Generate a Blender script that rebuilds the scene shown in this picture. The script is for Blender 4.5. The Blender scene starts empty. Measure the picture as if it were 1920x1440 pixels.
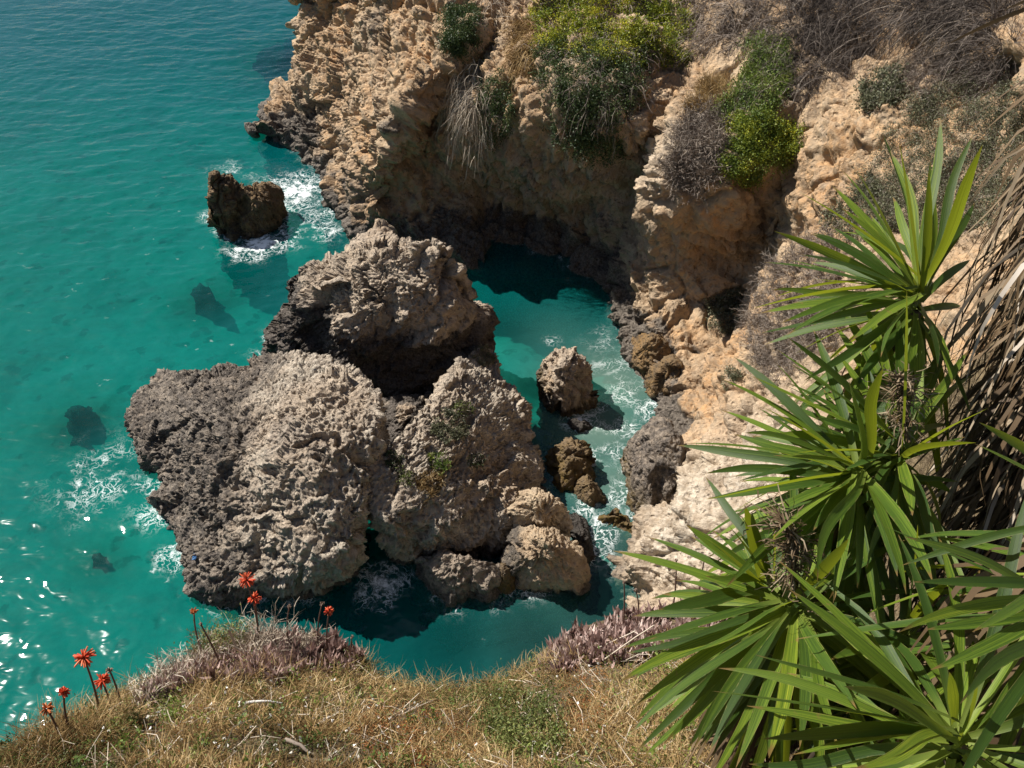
import bpy, math, random
import numpy as np
from mathutils import Vector
from mathutils.bvhtree import BVHTree

random.seed(7)
RNG = np.random.default_rng(7)
SC = bpy.context.scene
COL = SC.collection

# ------------------------------------------------------------------ camera maths
CAMZ, PITCH, FPX = 24.0, math.radians(42.0), 1598.0
CP, SP = math.cos(PITCH), math.sin(PITCH)
CAM = np.array([0.0, 0.0, CAMZ])

def ray(px, py):
    a = (px - 960.0) / FPX
    b = (py - 720.0) / FPX
    return np.array([a, CP - b * SP, -SP - b * CP])

def PY(px, py, Y):
    d = ray(px, py)
    return CAM + d * (Y / d[1])

def PZ(px, py, z):
    d = ray(px, py)
    return CAM + d * ((z - CAMZ) / d[2])

def PD(px, py, dist):
    d = ray(px, py)
    return CAM + d / np.linalg.norm(d) * dist

# ------------------------------------------------------------------ numpy noise
def _hash(ix, iy, iz, seed):
    h = (ix.astype(np.uint32) * np.uint32(374761393) + iy.astype(np.uint32) * np.uint32(668265263)
         + iz.astype(np.uint32) * np.uint32(2147483647 - 12345) + np.uint32((seed * 1274126177) & 0xffffffff))
    h = (h ^ (h >> np.uint32(13))) * np.uint32(1274126177)
    h = (h ^ (h >> np.uint32(16))) * np.uint32(2246822519)
    return h ^ (h >> np.uint32(15))

_GA = np.array([[1,1,0],[-1,1,0],[1,-1,0],[-1,-1,0],[1,0,1],[-1,0,1],[1,0,-1],[-1,0,-1],
                [0,1,1],[0,-1,1],[0,1,-1],[0,-1,-1],[1,1,0],[-1,1,0],[0,-1,1],[0,-1,-1]], dtype=np.float32)

def perlin(p, seed=0):
    p = np.asarray(p, dtype=np.float32)
    f0 = np.floor(p)
    i = f0.astype(np.int64)
    f = p - f0
    u = f * f * f * (f * (f * 6 - 15) + 10)
    out = 0
    for dx in (0, 1):
        wx = u[:, 0] if dx else 1 - u[:, 0]
        for dy in (0, 1):
            wy = u[:, 1] if dy else 1 - u[:, 1]
            for dz in (0, 1):
                wz = u[:, 2] if dz else 1 - u[:, 2]
                g = _GA[(_hash(i[:, 0] + dx, i[:, 1] + dy, i[:, 2] + dz, seed) & np.uint32(15)).astype(np.int64)]
                out = out + wx * wy * wz * (g[:, 0] * (f[:, 0] - dx) + g[:, 1] * (f[:, 1] - dy) + g[:, 2] * (f[:, 2] - dz))
    return out

_R = np.array([[0.36, 0.48, -0.8], [-0.8, 0.6, 0.0], [0.48, 0.64, 0.6]], dtype=np.float32)

def fbm(p, freq, octv, gain=0.5, seed=0, ridged=False):
    q = np.asarray(p, dtype=np.float32) * freq
    a, s, tot = 1.0, 0.0, 0.0
    for k in range(octv):
        n = perlin(q, seed + k * 17)
        if ridged:
            n = 1.0 - 2.0 * np.minimum(1.0, np.abs(n) * 1.6)
        s = s + a * n
        tot += a
        a *= gain
        q = (q @ _R.T) * 2.03 + 3.7
    return s / tot

def worley(p, freq, seed=0):
    q = np.asarray(p, dtype=np.float32) * freq
    f0 = np.floor(q)
    i = f0.astype(np.int64)
    f = q - f0
    d1 = np.full(len(q), 9.0, dtype=np.float32)
    d2 = np.full(len(q), 9.0, dtype=np.float32)
    for dx in (-1, 0, 1):
        for dy in (-1, 0, 1):
            for dz in (-1, 0, 1):
                h = _hash(i[:, 0] + dx, i[:, 1] + dy, i[:, 2] + dz, seed)
                ox = (h & np.uint32(1023)).astype(np.float32) / 1023
                oy = ((h >> np.uint32(10)) & np.uint32(1023)).astype(np.float32) / 1023
                oz = ((h >> np.uint32(20)) & np.uint32(1023)).astype(np.float32) / 1023
                d = (dx + ox - f[:, 0])**2 + (dy + oy - f[:, 1])**2 + (dz + oz - f[:, 2])**2
                lo = d < d1
                d2 = np.where(lo, d1, np.minimum(d2, d))
                d1 = np.where(lo, d, d1)
    return np.sqrt(d1), np.sqrt(d2)

def facets(p, freq, slope, seed=0):
    """offset of flat, randomly tilted block faces with breaks between the blocks"""
    q = np.asarray(p, dtype=np.float32) * freq
    i = np.floor(q).astype(np.int64); f = q - i
    best = np.full(len(q), 9.0, dtype=np.float32); out = np.zeros(len(q), dtype=np.float32)
    for dx in (-1, 0, 1):
        for dy in (-1, 0, 1):
            for dz in (-1, 0, 1):
                h = _hash(i[:, 0] + dx, i[:, 1] + dy, i[:, 2] + dz, seed)
                o = [((h >> np.uint32(k)) & np.uint32(1023)).astype(np.float32) / 1023 for k in (0, 10, 20)]
                v = [f[:, 0] - dx - o[0], f[:, 1] - dy - o[1], f[:, 2] - dz - o[2]]
                d = v[0]**2 + v[1]**2 + v[2]**2
                h2 = _hash(i[:, 0] + dx, i[:, 1] + dy, i[:, 2] + dz, seed + 7)
                g = [((h2 >> np.uint32(k)) & np.uint32(1023)).astype(np.float32) / 511.5 - 1 for k in (0, 10, 20)]
                val = v[0] * g[0] + v[1] * g[1] + v[2] * g[2] + 0.25 * (o[0] - .5)
                lo = d < best
                best = np.where(lo, d, best); out = np.where(lo, val, out)
    return out * slope / freq

def sstep(x, a, b):
    t = np.clip((x - a) / (b - a), 0, 1)
    return t * t * (3 - 2 * t)

# ------------------------------------------------------------------ mesh plumbing
def mesh_quads(name, V, Q, mat, parent=None, attrs=None, smooth=True):
    me = bpy.data.meshes.new(name)
    V = np.ascontiguousarray(V, dtype=np.float32)
    Q = np.ascontiguousarray(Q, dtype=np.int32)
    me.vertices.add(len(V))
    me.vertices.foreach_set('co', V.ravel())
    k = Q.shape[1]
    me.loops.add(Q.size)
    me.loops.foreach_set('vertex_index', Q.ravel())
    me.polygons.add(len(Q))
    me.polygons.foreach_set('loop_start', np.arange(len(Q), dtype=np.int32) * k)
    try:
        me.polygons.foreach_set('loop_total', np.full(len(Q), k, dtype=np.int32))
    except Exception:
        pass
    if smooth:
        me.polygons.foreach_set('use_smooth', np.ones(len(Q), dtype=bool))
    if attrs:
        for an, arr in attrs.items():
            at = me.attributes.new(an, 'FLOAT', 'POINT')
            at.data.foreach_set('value', np.ascontiguousarray(arr, dtype=np.float32))
    me.update(calc_edges=True)
    me.validate()
    if mat: me.materials.append(mat)
    o = bpy.data.objects.new(name, me)
    COL.objects.link(o)
    if parent is not None:
        o.parent = parent
        o.matrix_parent_inverse.identity()
        # vertices are given in world space: move them into the parent's frame
        me.transform(parent.matrix_basis.inverted())
    return o

def empty(name, loc):
    o = bpy.data.objects.new(name, None)
    o.empty_display_size = 0.2
    o.location = Vector(loc)
    COL.objects.link(o)
    return o

def tag(o, label=None, cat=None, group=None, kind=None):
    if label: o['label'] = label
    if cat: o['category'] = cat
    if group: o['group'] = group
    if kind: o['kind'] = kind
    return o

def grid_quads(n, m, wrap=False):
    a = np.arange(n * m).reshape(n, m)
    if wrap:
        b = np.concatenate([a, a[:, :1]], axis=1)
    else:
        b = a
    return np.stack([b[:-1, :-1], b[:-1, 1:], b[1:, 1:], b[1:, :-1]], axis=-1).reshape(-1, 4)

def grid_normals(G, wrap=False):
    if wrap:
        dv = np.roll(G, -1, 1) - np.roll(G, 1, 1)
    else:
        dv = np.gradient(G, axis=1)
    du = np.gradient(G, axis=0)
    n = np.cross(dv, du)
    n /= np.linalg.norm(n, axis=-1, keepdims=True) + 1e-9
    return n

def catmull(P, m, closed=False):
    """P (n,...) -> m samples, uniform in index."""
    n = len(P)
    t = np.linspace(0, n if closed else n - 1, m, endpoint=not closed)
    i = np.floor(t).astype(int)
    if not closed:
        i = np.minimum(i, n - 2)
    f = t - i
    f = f.reshape((-1,) + (1,) * (P.ndim - 1))
    def g(k):
        return P[k % n] if closed else P[np.clip(k, 0, n - 1)]
    p0, p1, p2, p3 = g(i - 1), g(i), g(i + 1), g(i + 2)
    return 0.5 * ((2 * p1) + (-p0 + p2) * f + (2 * p0 - 5 * p1 + 4 * p2 - p3) * f**2 + (-p0 + 3 * p1 - 3 * p2 + p3) * f**3)

def arc_resample(G, m, axis):
    """G (a,b,3): re-space samples along axis by mean arc length."""
    G = np.moveaxis(G, axis, 0)
    L = np.linalg.norm(np.diff(G, axis=0), axis=-1).mean(axis=1)
    s = np.concatenate([[0], np.cumsum(L)])
    x = np.linspace(0, s[-1], m)
    j = np.clip(np.searchsorted(s, x, side='right') - 1, 0, len(s) - 2)
    f = ((x - s[j]) / (s[j + 1] - s[j]))[:, None, None]
    R = G[j] * (1 - f) + G[j + 1] * f
    return np.moveaxis(R, 0, axis)

# ------------------------------------------------------------------ node helpers
class NT:
    def __init__(self, name):
        self.m = bpy.data.materials.new(name)
        self.m.use_nodes = True
        self.t = self.m.node_tree
        self.t.nodes.clear()
        self.out = self.n('ShaderNodeOutputMaterial')
    def n(self, typ, **kw):
        nd = self.t.nodes.new(typ)
        for k, v in kw.items(): setattr(nd, k, v)
        return nd
    def l(self, a, b): self.t.links.new(a, b)
    def put(self, sock, v):
        if isinstance(v, bpy.types.NodeSocket): self.l(v, sock)
        elif isinstance(v, (tuple, list)) and len(v) == 3 and sock.type == 'RGBA': sock.default_value = (*v, 1)
        else: sock.default_value = v
    def attr(self, name):
        return self.n('ShaderNodeAttribute', attribute_name=name).outputs['Fac']
    def pos(self):
        return self.n('ShaderNodeNewGeometry').outputs['Position']
    def scalevec(self, v, s):
        nd = self.n('ShaderNodeVectorMath', operation='MULTIPLY')
        self.l(v, nd.inputs[0]); nd.inputs[1].default_value = s
        return nd.outputs[0]
    def addvec(self, a, b):
        nd = self.n('ShaderNodeVectorMath', operation='ADD')
        self.l(a, nd.inputs[0]); self.l(b, nd.inputs[1])
        return nd.outputs[0]
    def noise(self, vec, scale, detail=6, rough=0.55, dist=0.0, out='Fac'):
        nd = self.n('ShaderNodeTexNoise')
        self.l(vec, nd.inputs['Vector'])
        nd.inputs['Scale'].default_value = scale
        nd.inputs['Detail'].default_value = detail
        nd.inputs['Roughness'].default_value = rough
        nd.inputs['Distortion'].default_value = dist
        return nd.outputs[out]
    def voro(self, vec, scale, feature='F1', rnd=1.0):
        nd = self.n('ShaderNodeTexVoronoi', feature=feature)
        self.l(vec, nd.inputs['Vector'])
        nd.inputs['Scale'].default_value = scale
        nd.inputs['Randomness'].default_value = rnd
        return nd.outputs['Distance']
    def math(self, op, a, b=0.0, clamp=False):
        nd = self.n('ShaderNodeMath', operation=op, use_clamp=clamp)
        self.put(nd.inputs[0], a); self.put(nd.inputs[1], b)
        return nd.outputs[0]
    def remap(self, v, a, b, c=0.0, d=1.0, smooth=True):
        nd = self.n('ShaderNodeMapRange')
        if smooth: nd.interpolation_type = 'SMOOTHSTEP'
        self.put(nd.inputs[0], v)
        for k, x in zip((1, 2, 3, 4), (a, b, c, d)): nd.inputs[k].default_value = x
        return nd.outputs[0]
    def mix(self, f, a, b, mode='MIX'):
        nd = self.n('ShaderNodeMix', data_type='RGBA', blend_type=mode)
        self.put(nd.inputs[0], f); self.put(nd.inputs[6], a); self.put(nd.inputs[7], b)
        return nd.outputs[2]
    def ramp(self, f, stops):
        nd = self.n('ShaderNodeValToRGB')
        self.put(nd.inputs[0], f)
        e = nd.color_ramp.elements
        while len(e) < len(stops): e.new(0.5)
        for q, (p, c) in zip(e, stops):
            q.position = p; q.color = (*c, 1)
        return nd.outputs[0]
    def bump(self, h, strength=0.5, dist=0.05, normal=None):
        nd = self.n('ShaderNodeBump')
        self.l(h, nd.inputs['Height'])
        nd.inputs['Strength'].default_value = strength
        nd.inputs['Distance'].default_value = dist
        if normal is not None: self.l(normal, nd.inputs['Normal'])
        return nd.outputs[0]
    def principled(self, col, rough=0.8, spec=0.3, normal=None):
        nd = self.n('ShaderNodeBsdfPrincipled')
        self.put(nd.inputs['Base Color'], col)
        self.put(nd.inputs['Roughness'], rough)
        self.put(nd.inputs['Specular IOR Level'], spec)
        if normal is not None: self.l(normal, nd.inputs['Normal'])
        return nd.outputs[0]
    def mixsh(self, f, a, b):
        nd = self.n('ShaderNodeMixShader')
        self.put(nd.inputs[0], f); self.l(a, nd.inputs[1]); self.l(b, nd.inputs[2])
        return nd.outputs[0]
    def done(self, sh):
        self.l(sh, self.out.inputs['Surface'])
        return self.m

# ------------------------------------------------------------------ materials
def rock_material(name, lightc, midc, greyc, orange, darkc, bump=0.7, scale=1.0):
    t = NT(name)
    p = t.pos()
    n1 = t.noise(p, 0.55 * scale, 7, 0.6)
    n2 = t.noise(p, 3.1 * scale, 9, 0.68)
    n3 = t.noise(p, 0.9 * scale, 6, 0.62, 0.6)
    n4 = t.noise(p, 13.0 * scale, 6, 0.7)
    col = t.mix(t.remap(n1, 0.36, 0.64), midc, lightc)
    col = t.mix(t.math('MULTIPLY', t.remap(n3, 0.5, 0.66), 0.55), col, greyc)
    warm = t.math('MULTIPLY', t.attr('warm'), t.remap(n2, 0.28, 0.62))
    col = t.mix(warm, col, orange)
    pale = t.attr('pale')
    col = t.mix(t.math('MULTIPLY', pale, t.remap(n2, 0.3, 0.6, 0.55, 1.0)), col, (0.56, 0.50, 0.41))
    # mottling that belongs to the stone: grains and lichen flecks
    col = t.mix(t.remap(n2, 0.36, 0.66, 0.62, 0.0), col, t.mix(0.5, darkc, midc))
    col = t.mix(t.remap(n4, 0.52, 0.72, 0.0, 0.45), col, lightc)
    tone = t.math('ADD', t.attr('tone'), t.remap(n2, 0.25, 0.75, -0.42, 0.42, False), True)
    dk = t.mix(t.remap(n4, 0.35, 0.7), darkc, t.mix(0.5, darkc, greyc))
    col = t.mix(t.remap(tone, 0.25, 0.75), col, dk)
    moss = t.math('MULTIPLY', t.attr('moss'), t.remap(n2, 0.35, 0.6))
    col = t.mix(moss, col, (0.125, 0.083, 0.022))
    h = t.math('ADD', t.math('MULTIPLY', n2, 1.0), t.math('MULTIPLY', n4, 0.35))
    v = t.voro(t.addvec(p, t.scalevec(t.noise(p, 2.0, 3, 0.5, 0, 'Color'), (0.3, 0.3, 0.3))), 5.0 * scale)
    h = t.math('ADD', h, t.math('MULTIPLY', t.remap(v, 0.0, 0.45), 0.55))
    rough = t.remap(t.attr('tone'), 0.0, 1.0, 0.92, 0.7)
    return t.done(t.principled(col, rough, 0.25, t.bump(h, bump, 0.26)))

M = {}
M['karst'] = rock_material('pitted limestone', (0.61, 0.51, 0.40), (0.44, 0.35, 0.265), (0.30, 0.26, 0.225),
                           (0.46, 0.30, 0.16), (0.072, 0.058, 0.047), 1.0)
M['cliff'] = rock_material('tan cliff rock', (0.54, 0.425, 0.29), (0.37, 0.265, 0.168), (0.33, 0.28, 0.225),
                           (0.47, 0.26, 0.11), (0.062, 0.05, 0.04), 0.75, 0.8)
M['wetrock'] = rock_material('wet shore rock', (0.27, 0.19, 0.11), (0.15, 0.105, 0.062), (0.12, 0.10, 0.085),
                             (0.25, 0.15, 0.06), (0.035, 0.03, 0.025), 0.8, 1.3)
M['pale'] = rock_material('pale shore boulder', (0.62, 0.50, 0.35), (0.45, 0.33, 0.215), (0.28, 0.235, 0.19),
                          (0.46, 0.29, 0.15), (0.06, 0.05, 0.04), 0.8, 1.3)

def leaf_material(name, stops, trans=0.35, rough=0.5, spec=0.3, vary=True):
    t = NT(name)
    r = t.attr('rnd')
    if vary:
        n = t.noise(t.pos(), 1.3, 3, 0.5)
        r = t.math('ADD', t.math('MULTIPLY', r, 0.75), t.remap(n, 0.3, 0.7, -0.1, 0.35, False), True)
    col = t.ramp(r, stops)
    a = t.principled(col, rough, spec)
    if trans > 0:
        tr = t.n('ShaderNodeBsdfTranslucent')
        t.l(t.mix(0.35, col, (0.5, 0.55, 0.08), 'MIX') if trans > 0.3 else col, tr.inputs[0])
        a = t.mixsh(trans, a, tr.outputs[0])
    return t.done(a)

M['green'] = leaf_material('bush leaves', [(0, (0.03, 0.055, 0.015)), (0.4, (0.095, 0.15, 0.03)), (0.75, (0.19, 0.245, 0.045)), (1, (0.32, 0.35, 0.06))], 0.3)
M['yellowgreen'] = leaf_material('flowering creeper leaves', [(0, (0.04, 0.07, 0.014)), (0.35, (0.13, 0.18, 0.025)), (0.7, (0.34, 0.36, 0.03)), (1, (0.68, 0.58, 0.03))], 0.3)
M['darkgreen'] = leaf_material('hanging creeper leaves', [(0, (0.02, 0.036, 0.012)), (0.6, (0.055, 0.085, 0.026)), (1, (0.17, 0.19, 0.07))], 0.25)
M['olive'] = leaf_material('scrub leaves', [(0, (0.045, 0.05, 0.027)), (0.5, (0.12, 0.125, 0.07)), (1, (0.24, 0.235, 0.14))], 0.2)
M['greytwig'] = leaf_material('dry grey twigs', [(0, (0.09, 0.072, 0.06)), (0.5, (0.21, 0.17, 0.14)), (1, (0.40, 0.34, 0.28))], 0.0, 0.85, 0.1)
M['paletwig'] = leaf_material('bleached twigs', [(0, (0.2, 0.16, 0.12)), (0.5, (0.42, 0.35, 0.27)), (1, (0.66, 0.58, 0.48))], 0.0, 0.85, 0.1)
M['thatch'] = leaf_material('dead reed stems', [(0, (0.022, 0.018, 0.016)), (0.55, (0.085, 0.068, 0.058)), (1, (0.27, 0.225, 0.19))], 0.0, 0.8, 0.15)
M['straw'] = leaf_material('dry grass', [(0, (0.06, 0.036, 0.015)), (0.3, (0.16, 0.10, 0.04)), (0.55, (0.33, 0.215, 0.09)), (0.8, (0.48, 0.345, 0.17)), (1, (0.66, 0.53, 0.33))], 0.2, 0.7, 0.15)
M['weed'] = leaf_material('green weeds', [(0, (0.03, 0.045, 0.012)), (0.5, (0.1, 0.125, 0.03)), (1, (0.27, 0.29, 0.09))], 0.25, 0.6)
M['rust'] = leaf_material('rusty weeds', [(0, (0.09, 0.025, 0.01)), (0.5, (0.24, 0.08, 0.02)), (1, (0.42, 0.2, 0.06))], 0.2, 0.7)
M['mauve'] = leaf_material('mauve succulent leaves', [(0, (0.1, 0.06, 0.05)), (0.35, (0.28, 0.18, 0.155)), (0.7, (0.50, 0.37, 0.33)), (1, (0.68, 0.55, 0.48))], 0.1, 0.6, 0.2)
M['petal'] = leaf_material('coral petals', [(0, (0.5, 0.055, 0.025)), (0.6, (0.72, 0.11, 0.045)), (1, (0.8, 0.25, 0.12))], 0.2, 0.5, 0.2, False)
M['faded'] = leaf_material('faded orange petals', [(0, (0.36, 0.09, 0.03)), (1, (0.6, 0.21, 0.07))], 0.2, 0.6, 0.2, False)
M['stalk'] = leaf_material('aloe stalk', [(0, (0.09, 0.05, 0.04)), (1, (0.2, 0.115, 0.09))], 0.0, 0.6, 0.2)
M['seed'] = leaf_material('dry seed head', [(0, (0.14, 0.09, 0.07)), (1, (0.36, 0.27, 0.21))], 0.0, 0.8, 0.1)
M['white'] = leaf_material('small white flowers', [(0, (0.62, 0.58, 0.5)), (1, (0.85, 0.82, 0.78))], 0.1, 0.7, 0.1, False)
M['bark'] = leaf_material('stem bark', [(0, (0.05, 0.04, 0.03)), (1, (0.17, 0.13, 0.09))], 0.0, 0.9, 0.1)
M['deadleaf'] = leaf_material('dead fronds', [(0, (0.04, 0.025, 0.015)), (0.35, (0.13, 0.085, 0.045)), (0.7, (0.29, 0.225, 0.15)), (1, (0.6, 0.53, 0.45))], 0.12, 0.6, 0.25)
M['blue'] = leaf_material('blue plastic', [(0, (0.015, 0.05, 0.14)), (1, (0.05, 0.16, 0.33))], 0.0, 0.5, 0.3, False)

def yucca_material():
    t = NT('yucca leaf')
    al, ac, r = t.attr('along'), t.attr('across'), t.attr('rnd')
    sv = t.n('ShaderNodeCombineXYZ')
    t.l(t.math('MULTIPLY', ac, 9.0), sv.inputs[0]); t.l(t.math('MULTIPLY', r, 37.0), sv.inputs[1]); t.l(t.math('MULTIPLY', al, 0.6), sv.inputs[2])
    st = t.noise(sv.outputs[0], 2.2, 4, 0.6)
    f = t.math('ADD', t.math('MULTIPLY', r, 0.6), t.remap(st, 0.32, 0.68, -0.18, 0.42, False), True)
    col = t.ramp(f, [(0, (0.014, 0.034, 0.008)), (0.38, (0.036, 0.074, 0.011)), (0.68, (0.12, 0.18, 0.017)), (0.88, (0.24, 0.29, 0.025)), (1, (0.44, 0.40, 0.05))])
    col = t.mix(t.remap(al, 0.0, 0.3, 0.45, 0.0), col, (0.26, 0.31, 0.06))
    col = t.mix(t.math('MULTIPLY', t.remap(t.math('ADD', al, t.math('MULTIPLY', r, 0.05)), 0.95, 1.0), 0.9), col, (0.17, 0.095, 0.035))
    # old leaves: brown flecks and dry edges
    fk = t.noise(t.pos(), 30.0, 4, 0.7)
    col = t.mix(t.math('MULTIPLY', t.remap(fk, 0.62, 0.7), t.remap(r, 0.5, 1.0, 0.0, 0.8)), col, (0.2, 0.12, 0.045))
    ed = t.math('ABSOLUTE', t.math('SUBTRACT', ac, 0.5))
    col = t.mix(t.math('MULTIPLY', t.remap(ed, 0.43, 0.5), t.remap(fk, 0.45, 0.6, 0.0, 0.6)), col, (0.3, 0.24, 0.09))
    a = t.principled(col, t.remap(st, 0.3, 0.7, 0.42, 0.55), 0.25, t.bump(st, 0.25, 0.004))
    tr = t.n('ShaderNodeBsdfTranslucent')
    t.l(t.mix(0.55, col, (0.62, 0.68, 0.03)), tr.inputs[0])
    return t.done(t.mixsh(0.3, a, tr.outputs[0]))
M['yucca'] = yucca_material()

def soil_material():
    t = NT('dry soil and litter')
    p = t.pos()
    n = t.noise(p, 9.0, 8, 0.7); n2 = t.noise(p, 45.0, 6, 0.7)
    col = t.mix(t.remap(n, 0.35, 0.65), (0.07, 0.05, 0.03), (0.2, 0.15, 0.085))
    col = t.mix(t.remap(n2, 0.5, 0.7, 0, 0.7), col, (0.36, 0.28, 0.18))
    return t.done(t.principled(col, 0.95, 0.1, t.bump(t.math('ADD', n, n2), 0.8, 0.05)))
M['soil'] = soil_material()

def seabed_material():
    t = NT('sandy seabed')
    p = t.pos()
    n = t.noise(p, 0.35, 6, 0.6, 0.4); n2 = t.noise(p, 2.0, 6, 0.65)
    col = t.mix(t.remap(n2, 0.3, 0.7), (0.38, 0.36, 0.29), (0.48, 0.45, 0.36))
    col = t.mix(t.remap(n, 0.50, 0.66, 0.0, 0.6), col, (0.16, 0.19, 0.13))
    pv = t.addvec(t.scalevec(p, (1, 1, 0)), t.scalevec(t.noise(p, 1.2, 4, 0.6, 0, 'Color'), (1.2, 1.2, 0)))
    stv = t.voro(pv, 0.9)
    col = t.mix(t.math('MULTIPLY', t.remap(stv, 0.18, 0.34, 0.7, 0.0), t.remap(n2, 0.35, 0.55)), col, (0.13, 0.125, 0.085))
    col = t.mix(t.attr('weed'), col, (0.07, 0.10, 0.07))
    return t.done(t.principled(col, 0.95, 0.1))
M['seabed'] = seabed_material()

def water_material():
    t = NT('sea water')
    p = t.pos()
    # wind ripples, crests roughly across the view
    pr = t.scalevec(p, (0.55, 1.0, 1.0))
    w1 = t.noise(pr, 0.9, 2, 0.5, 0.7)
    w2 = t.noise(pr, 3.0, 1, 0.5, 0.5)
    h = t.math('ADD', t.math('MULTIPLY', w1, 0.5), t.math('MULTIPLY', w2, 0.2))
    nrm = t.bump(h, 0.31, 0.45)
    murk = t.attr('murk')
    body = t.mix(t.remap(t.noise(p, 0.11, 4, 0.55, 0.5), 0.35, 0.65), (0.0006, 0.098, 0.094), (0.001, 0.132, 0.124))
    body = t.mix(t.attr('far'), body, (0.0004, 0.098, 0.126))
    body = t.mix(murk, body, (0.115, 0.19, 0.155))
    # foam: lace of threads, clumps where it is dense
    wv = t.scalevec(t.noise(p, 1.1, 4, 0.6, 0.0, 'Color'), (1.6, 1.6, 0.0))
    pp = t.addvec(t.scalevec(p, (1, 1, 0)), wv)
    e1 = t.voro(pp, 1.7, 'DISTANCE_TO_EDGE')
    e2 = t.voro(pp, 4.2, 'DISTANCE_TO_EDGE')
    fo = t.attr('foam')
    lace = t.math('MAXIMUM', t.remap(e1, 0.0, 0.055, 1.0, 0.0), t.math('MULTIPLY', t.remap(e2, 0.0, 0.075, 1.0, 0.0), 0.85))
    big = t.noise(p, 2.3, 7, 0.72, 0.4)
    patch = t.noise(p, 0.8, 4, 0.6)
    lace = t.math('MULTIPLY', lace, t.remap(t.math('ADD', patch, t.math('MULTIPLY', fo, 0.3)), 0.48, 0.68))
    lace = t.math('MULTIPLY', lace, t.remap(big, 0.3, 0.55))
    clump = t.remap(t.math('ADD', big, t.math('MULTIPLY', fo, 0.5)), 0.84, 1.02)
    foam = t.math('MULTIPLY', t.math('MAXIMUM', t.math('MULTIPLY', lace, 0.7), clump), t.remap(fo, 0.03, 0.42), True)
    # white flecks on the open water: loose foam and painted sun glints
    fl = t.voro(t.addvec(t.scalevec(p, (0.7, 1.0, 0)), t.scalevec(t.noise(p, 2.2, 3, 0.6, 0, 'Color'), (0.9, 0.9, 0.0))), 1.5)
    fleck = t.math('MULTIPLY', t.remap(fl, 0.05, 0.14, 1.0, 0.0), t.attr('fleck'))
    fleck = t.math('MULTIPLY', fleck, t.remap(t.noise(p, 1.3, 2, 0.5), 0.46, 0.56))
    foam = t.math('MAXIMUM', foam, fleck, True)
    dif = t.n('ShaderNodeBsdfDiffuse'); t.l(body, dif.inputs[0]); t.l(nrm, dif.inputs['Normal'])
    tra = t.n('ShaderNodeBsdfTransparent'); tra.inputs[0].default_value = (0.86, 0.98, 0.97, 1)
    inner = t.mixsh(t.math('SUBTRACT', t.math('ADD', 0.46, t.math('MULTIPLY', murk, 0.3)), t.math('MULTIPLY', t.attr('clear'), 0.34), True), tra.outputs[0], dif.outputs[0])
    gl = t.n('ShaderNodeBsdfGlossy'); gl.inputs['Roughness'].default_value = 0.08; t.l(nrm, gl.inputs['Normal'])
    fr = t.n('ShaderNodeFresnel'); fr.inputs[0].default_value = 1.27; t.l(nrm, fr.inputs['Normal'])
    surf = t.mixsh(fr.outputs[0], inner, gl.outputs[0])
    wh = t.n('ShaderNodeBsdfDiffuse'); wh.inputs[0].default_value = (0.86, 0.9, 0.9, 1)
    surf = t.mixsh(foam, surf, wh.outputs[0])
    va = t.n('ShaderNodeVolumeAbsorption')
    va.inputs['Color'].default_value = (0.0, 0.84, 0.82, 1)
    va.inputs['Density'].default_value = 0.42
    t.l(va.outputs[0], t.out.inputs['Volume'])
    return t.done(surf)
M['water'] = water_material()

# ------------------------------------------------------------------ world and light
W = bpy.data.worlds.new('World')
SC.world = W
W.use_nodes = True
wt = W.node_tree
bg = wt.nodes['Background']
sky = wt.nodes.new('ShaderNodeTexSky')
sky.sky_type = 'NISHITA'
sky.sun_disc = False
SUN_EL, SUN_AZ = math.radians(48), math.radians(-58)
sky.sun_elevation = SUN_EL
sky.sun_rotation = SUN_AZ
wt.links.new(sky.outputs[0], bg.inputs[0])
bg.inputs[1].default_value = 0.05
sd = bpy.data.lights.new('sun', 'SUN')
sd.energy = 5.0
sd.angle = math.radians(0.5)
sd.color = (1.0, 0.95, 0.87)
so = bpy.data.objects.new('sun', sd)
COL.objects.link(so)
TO_SUN = Vector((math.sin(SUN_AZ) * math.cos(SUN_EL), math.cos(SUN_AZ) * math.cos(SUN_EL), math.sin(SUN_EL)))
so.rotation_euler = TO_SUN.to_track_quat('Z', 'Y').to_euler()
so.location = (-20, 20, 60)

cd = bpy.data.cameras.new('camera')
cd.sensor_width = 36
cd.lens = 36 * FPX / 1920
cd.clip_start = 0.05
cd.clip_end = 8000
co = bpy.data.objects.new('camera', cd)
COL.objects.link(co)
co.location = CAM
co.rotation_euler = (math.pi / 2 - PITCH, 0, 0)
SC.camera = co
SC.view_settings.view_transform = 'Standard'
SC.view_settings.look = 'None'
SC.view_settings.gamma = 1
SC.view_settings.exposure = 0.8
SC.cycles.max_bounces = 8
SC.cycles.diffuse_bounces = 2
SC.cycles.transparent_max_bounces = 12
SC.cycles.caustics_reflective = False
SC.cycles.caustics_refractive = False
SC.cycles.sample_clamp_indirect = 4

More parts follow.
